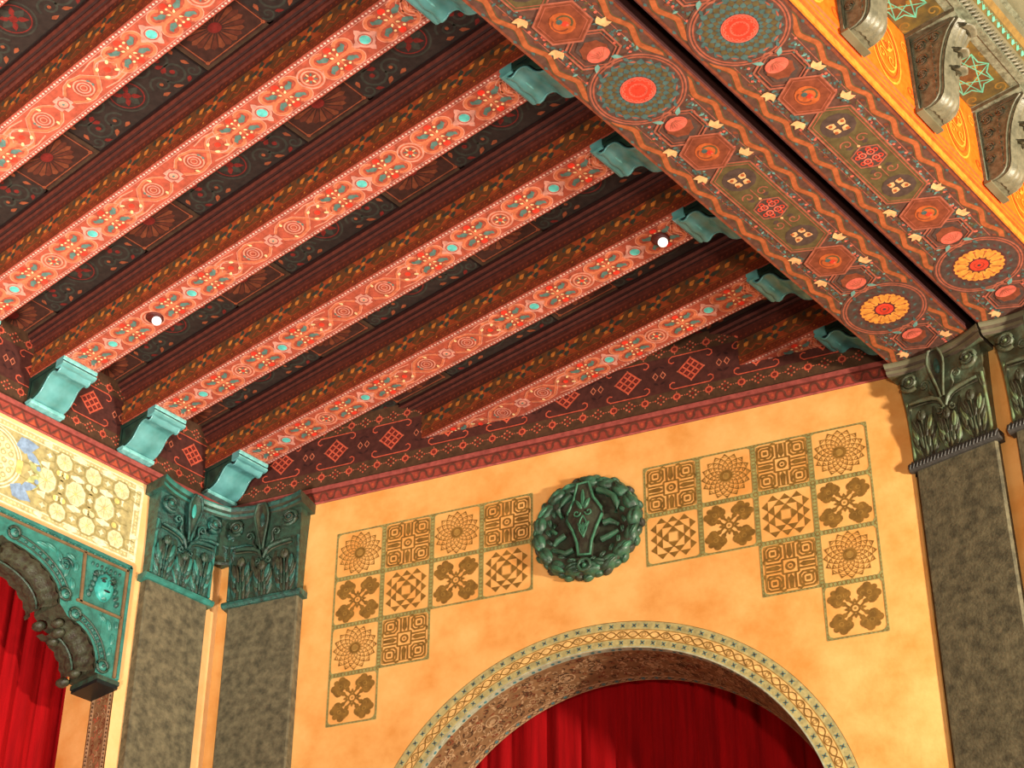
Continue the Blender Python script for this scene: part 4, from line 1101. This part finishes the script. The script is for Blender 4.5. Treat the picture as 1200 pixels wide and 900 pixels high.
build('leaf_link',g,T)
# ---------------------------------------------------------------- round shield medallion on the back wall
T=thing('shield_medallion','round dark green carved medallion with a shield, above the arch','medallion',mapB(3.07,7.88,.0))
mc=(3.068,7.882)
xm_=lambda u,v,w:mapB(mc[0]+u,mc[1]+v,w+.004)
g=G(); 
rows=[]
for r,w in ((.395,0),(.395,.045),(.375,.06),(.30,.050),(.28,.035),(.0,.035)):
    rows.append([xm_(r*math.cos(k*PI/24),r*math.sin(k*PI/24)*1.0,w) for k in range(48)])
g.grid(rows,'moss_brown',True,cu=True); build('back_disc',g,T)
g=G(); rnd=random.Random(2)
for k in range(17):
    a=2*PI*k/17; rr=.352+rnd.uniform(-.006,.012)
    g.blob(rr*math.cos(a),rr*math.sin(a),.012,.058,.090,.075+rnd.uniform(-.01,.02),'moss_bronze',xm_,ang=a+rnd.uniform(-.25,.25),ridge=.2)
    g.blob((rr+.02)*math.cos(a+.06),(rr+.02)*math.sin(a+.06),.050,.020,.060,.035,'moss_pale' if k%2 else 'moss_bronze',xm_,ang=a+rnd.uniform(-.3,.3),ridge=.3)
for k in range(34):
    a=2*PI*k/34+.1; g.blob((.392+.012*(k%2))*math.cos(a),(.392+.012*(k%2))*math.sin(a),.0,.030,.045,.05,'moss_bronze' if k%3 else 'moss_brown',xm_,ang=a+.6*(k%2)-.3,ridge=.3)
for k in range(22):
    a=2*PI*k/22; g.blob(.288*math.cos(a),.288*math.sin(a),.03,.020,.040,.035,'moss_bronze',xm_,ang=a+.5,ridge=.3)
tag(build('leaf_wreath',g,T),'lumpy carved wreath rim')
# shield
sh=[(-.045,.335),(-.075,.20),(-.125,.10),(-.130,.04),(-.085,-.05),(-.055,-.16),(-.045,-.255),(.045,-.262),(.055,-.16),(.095,-.05),(.140,.04),(.135,.10),(.075,.20),(.045,.335)]
g=G(); 
n=len(sh); 
for k in range(n):
    a,b=sh[k],sh[(k+1)%n]; g.face([xm_(*a,.035),xm_(*b,.035),xm_(*b,.085),xm_(*a,.085)],'moss_brown')
    g.face([xm_(*a,.085),xm_(*b,.085),xm_(0,.03,.112)],'moss_brown')
SH=build('shield',g,T)
g=G(); g.tube([xm_(*p,.090) for p in sh],.011,'moss_pale',7,closed=True)
for (u,v,a,l) in ((0,.20,0,.08),(-.03,.15,.5,.05),(.03,.15,-.5,.05),(0,-.06,0,.07),(-.022,-.03,.6,.04),(.022,-.03,-.6,.04)): g.blob(u,v,.10,.016,l,.020,'moss_pale',xm_,ang=a,ridge=.3)
for s in (-1,1):
    g.tube([xm_(s*(.045+.030*(1-.7*k/12)*math.cos(PI+k*.5)),.075+.030*(1-.7*k/12)*math.sin(PI+k*.5),.112) for k in range(13)],.006,'moss_pale',6)
    g.tube([xm_(s*.03*math.sin(t*PI/8),.05-.17*t/8,.11) for t in range(9)],.006,'moss_pale',6)
build('shield_relief',g,SH)
for s,pp in ((1,[(.10,.27),(.16,.24),(.22,.19),(.245,.12),(.235,.05)]),(-1,[(.10,.27),(.17,.22),(.20,.15),(.17,.09)]),(1,[(.14,-.02),(.19,-.01),(.25,-.05)]),(-1,[(.15,-.06),(.21,-.09),(.24,-.13)]),(1,[(.12,-.15),(.18,-.13),(.25,-.10)]),(-1,[(.09,-.19),(.15,-.21),(.22,-.17)]),(-1,[(.23,.05),(.255,.0),(.22,-.03)])):
    g=G(); g.tube([xm_(s*u,v,.065) for u,v in pp],[.024]*(len(pp)-1)+[.014],'moss_bronze',7); build('ribbon_curl',g,T)
g=G(); g.tube([xm_(.045*math.cos(k*PI/8),-.345+.045*math.sin(k*PI/8),.10) for k in range(16)],.013,'moss_bronze',7,closed=True); g.blob(0,-.345,.06,.028,.028,.05,'moss_pale',xm_)
for s in (-1,1): g.blob(s*.10,-.325,.03,.035,.075,.07,'moss_bronze',xm_,ang=s*1.3,ridge=.4)
build('bottom_rosette',g,T)
# ---------------------------------------------------------------- right wall piece, floor
g=G(); g.box(5.085,9.5,YC,YC+.3,0,9.4,'plaster'); tag(build('wall_right',g),kind='structure')
g=G(); g.box(-1.5,14,-11,4,-.1,0,'floor_carpet'); tag(build('floor',g),kind='structure')
# ---------------------------------------------------------------- curtains
def curtain(name,mp,u0,u1,z0,z1,label,seed):
    T=thing(name,label,'curtain',mp((u0+u1)/2,z1,-.06))
    rnd=random.Random(seed); n=int((u1-u0)*90); us=[u0+(u1-u0)*k/n for k in range(n+1)]
    # irregular pleats
    edges=[u0]; 
    while edges[-1]<u1: edges.append(edges[-1]+rnd.uniform(.13,.30))
    def prof(u,z):
        for a,b in zip(edges,edges[1:]):
            if a<=u<=b:
                t=(u-a)/(b-a); return .050*max(0,math.sin(PI*t))**.55+.008*math.sin(3*PI*t+a*7)
        return 0
    rows=[]
    for i in range(13):
        z=z0+(z1-z0)*i/12
        rows.append([mp(u,z,prof(u+.012*math.sin(z*.9+u*3),z)*(.7+.3*(1-i/12))-.08) for u in us])
    g=G(); g.grid(rows,'curtain',True); build('pleated_cloth',g,T)
    g=G(); g.tube([mp(u0,z1+.02,-.06),mp(u1,z1+.02,-.06)],.02,'cel_brown',8); build('curtain_rail',g,T)
curtain('stage_curtain',lambda u,v,w:mapB(u,v,w-DEP-.03),1.2,5.0,.05,7.25,'red pleated curtain filling the round arch of the back wall',4)
curtain('stage_curtain',lambda u,v,w:(w-DA+.02-.03,u,v),-4.6,-.45,.05,7.95,'red pleated curtain inside the teal lobed surround on the left wall',8)
g=G(); g.box(-1.6,-1.5,-6.2,1.5,0,9.4,'hole_dark'); tag(build('leak_backing_left',g),kind='structure')  # unseen slab added behind the left curtain to stop light leaking in
g=G(); g.box(-.6,5.4,.0,.1,0,9.4,'hole_dark',lambda u,w,v:mapB(u,v,w-1.3)); tag(build('leak_backing_back',g),kind='structure')  # unseen slab added behind the arch curtain, also against light leaks
# ---------------------------------------------------------------- downlights in two beams
def downlight(x,y,label):
    T=thing('downlight',label,'light',(x,y,ZB-.006),'small white downlights in the beams')
    g=G(); rows=[]
    for r,z in ((.062,-.002),(.062,-.012),(.050,-.016),(.046,-.004),(.0,-.003)): rows.append([(x+r*math.cos(k*PI/10),y+r*math.sin(k*PI/10),ZB-.006+z+.002) for k in range(20)])
    g.grid(rows,'hole_dark',True,cu=True); SR=build('socket_ring',g,T)
    g=G(); g.ball((x+.012,y+.012,ZB-.036),.034,'lamp_glow',14,(1,1,.9)); tag(build('glowing_eyeball',g,SR),'bright white eyeball lamp')
downlight(1.290,by(2)+BW/2,'white eyeball downlight in a beam soffit near the left wall')
downlight(4.455,by(4)+BW/2-.0,'white eyeball downlight in a beam soffit near the girder')
# ---------------------------------------------------------------- lights
def area(name,loc,target,size,power,col):
    l=bpy.data.lights.new(name,'AREA'); l.energy=power; l.size=size; l.color=col; l.shape='DISK'
    o=bpy.data.objects.new(name,l); COL.objects.link(o); o.location=loc
    d=Vector(target)-Vector(loc); o.rotation_euler=d.to_track_quat('-Z','Y').to_euler(); return o
area('balcony_spotlight',(12.2,.6,5.6),(2.5,-.3,8.2),.6,1400,(1,.87,.70))
o=area('hall_uplight',(5.6,-8.2,1.0),(.2,-3.6,9.2),1.4,330,(1,.90,.80)); o.data.spread=math.radians(64)
area('floor_uplight',(2.2,-4.6,.8),(1.6,-2.2,9.0),1.6,120,(1,.88,.74))
area('cornice_fill',(8.7,-3.9,5.2),(6.5,-.5,9.0),.5,210,(1,.88,.7))  # added fill without a fixture, brightens the bracket sides and fascia
w=bpy.data.worlds.new('world'); SC.world=w; w.use_nodes=True
w.node_tree.nodes['Background'].inputs[0].default_value=(1,.86,.7,1); w.node_tree.nodes['Background'].inputs[1].default_value=.05
# ---------------------------------------------------------------- camera
cam=bpy.data.cameras.new('camera'); co=bpy.data.objects.new('camera',cam); COL.objects.link(co)
co.location=(9.6154,-7.3608,1.6)
yw,el,ro=math.radians(41.8143),math.radians(29.1342),math.radians(.3638)
F=Vector((-math.sin(yw)*math.cos(el),math.cos(yw)*math.cos(el),math.sin(el))); R=Vector((math.cos(yw),math.sin(yw),0)); U=R.cross(F)
R2=R*math.cos(ro)+U*math.sin(ro); U2=-R*math.sin(ro)+U*math.cos(ro)
M=Matrix((R2,U2,-F)).transposed().to_4x4(); M.translation=co.location; co.matrix_world=M
cam.sensor_width=36; cam.sensor_fit='HORIZONTAL'; cam.lens=2025.11/1200*36
cam.shift_x=(600-596.42)/1200; cam.shift_y=(664.32-450)/1200
cam.clip_end=100
SC.camera=co
SC.view_settings.view_transform='Standard'; SC.view_settings.look='None'; SC.view_settings.gamma=1; SC.view_settings.use_curve_mapping=False
SC.view_settings.exposure=0
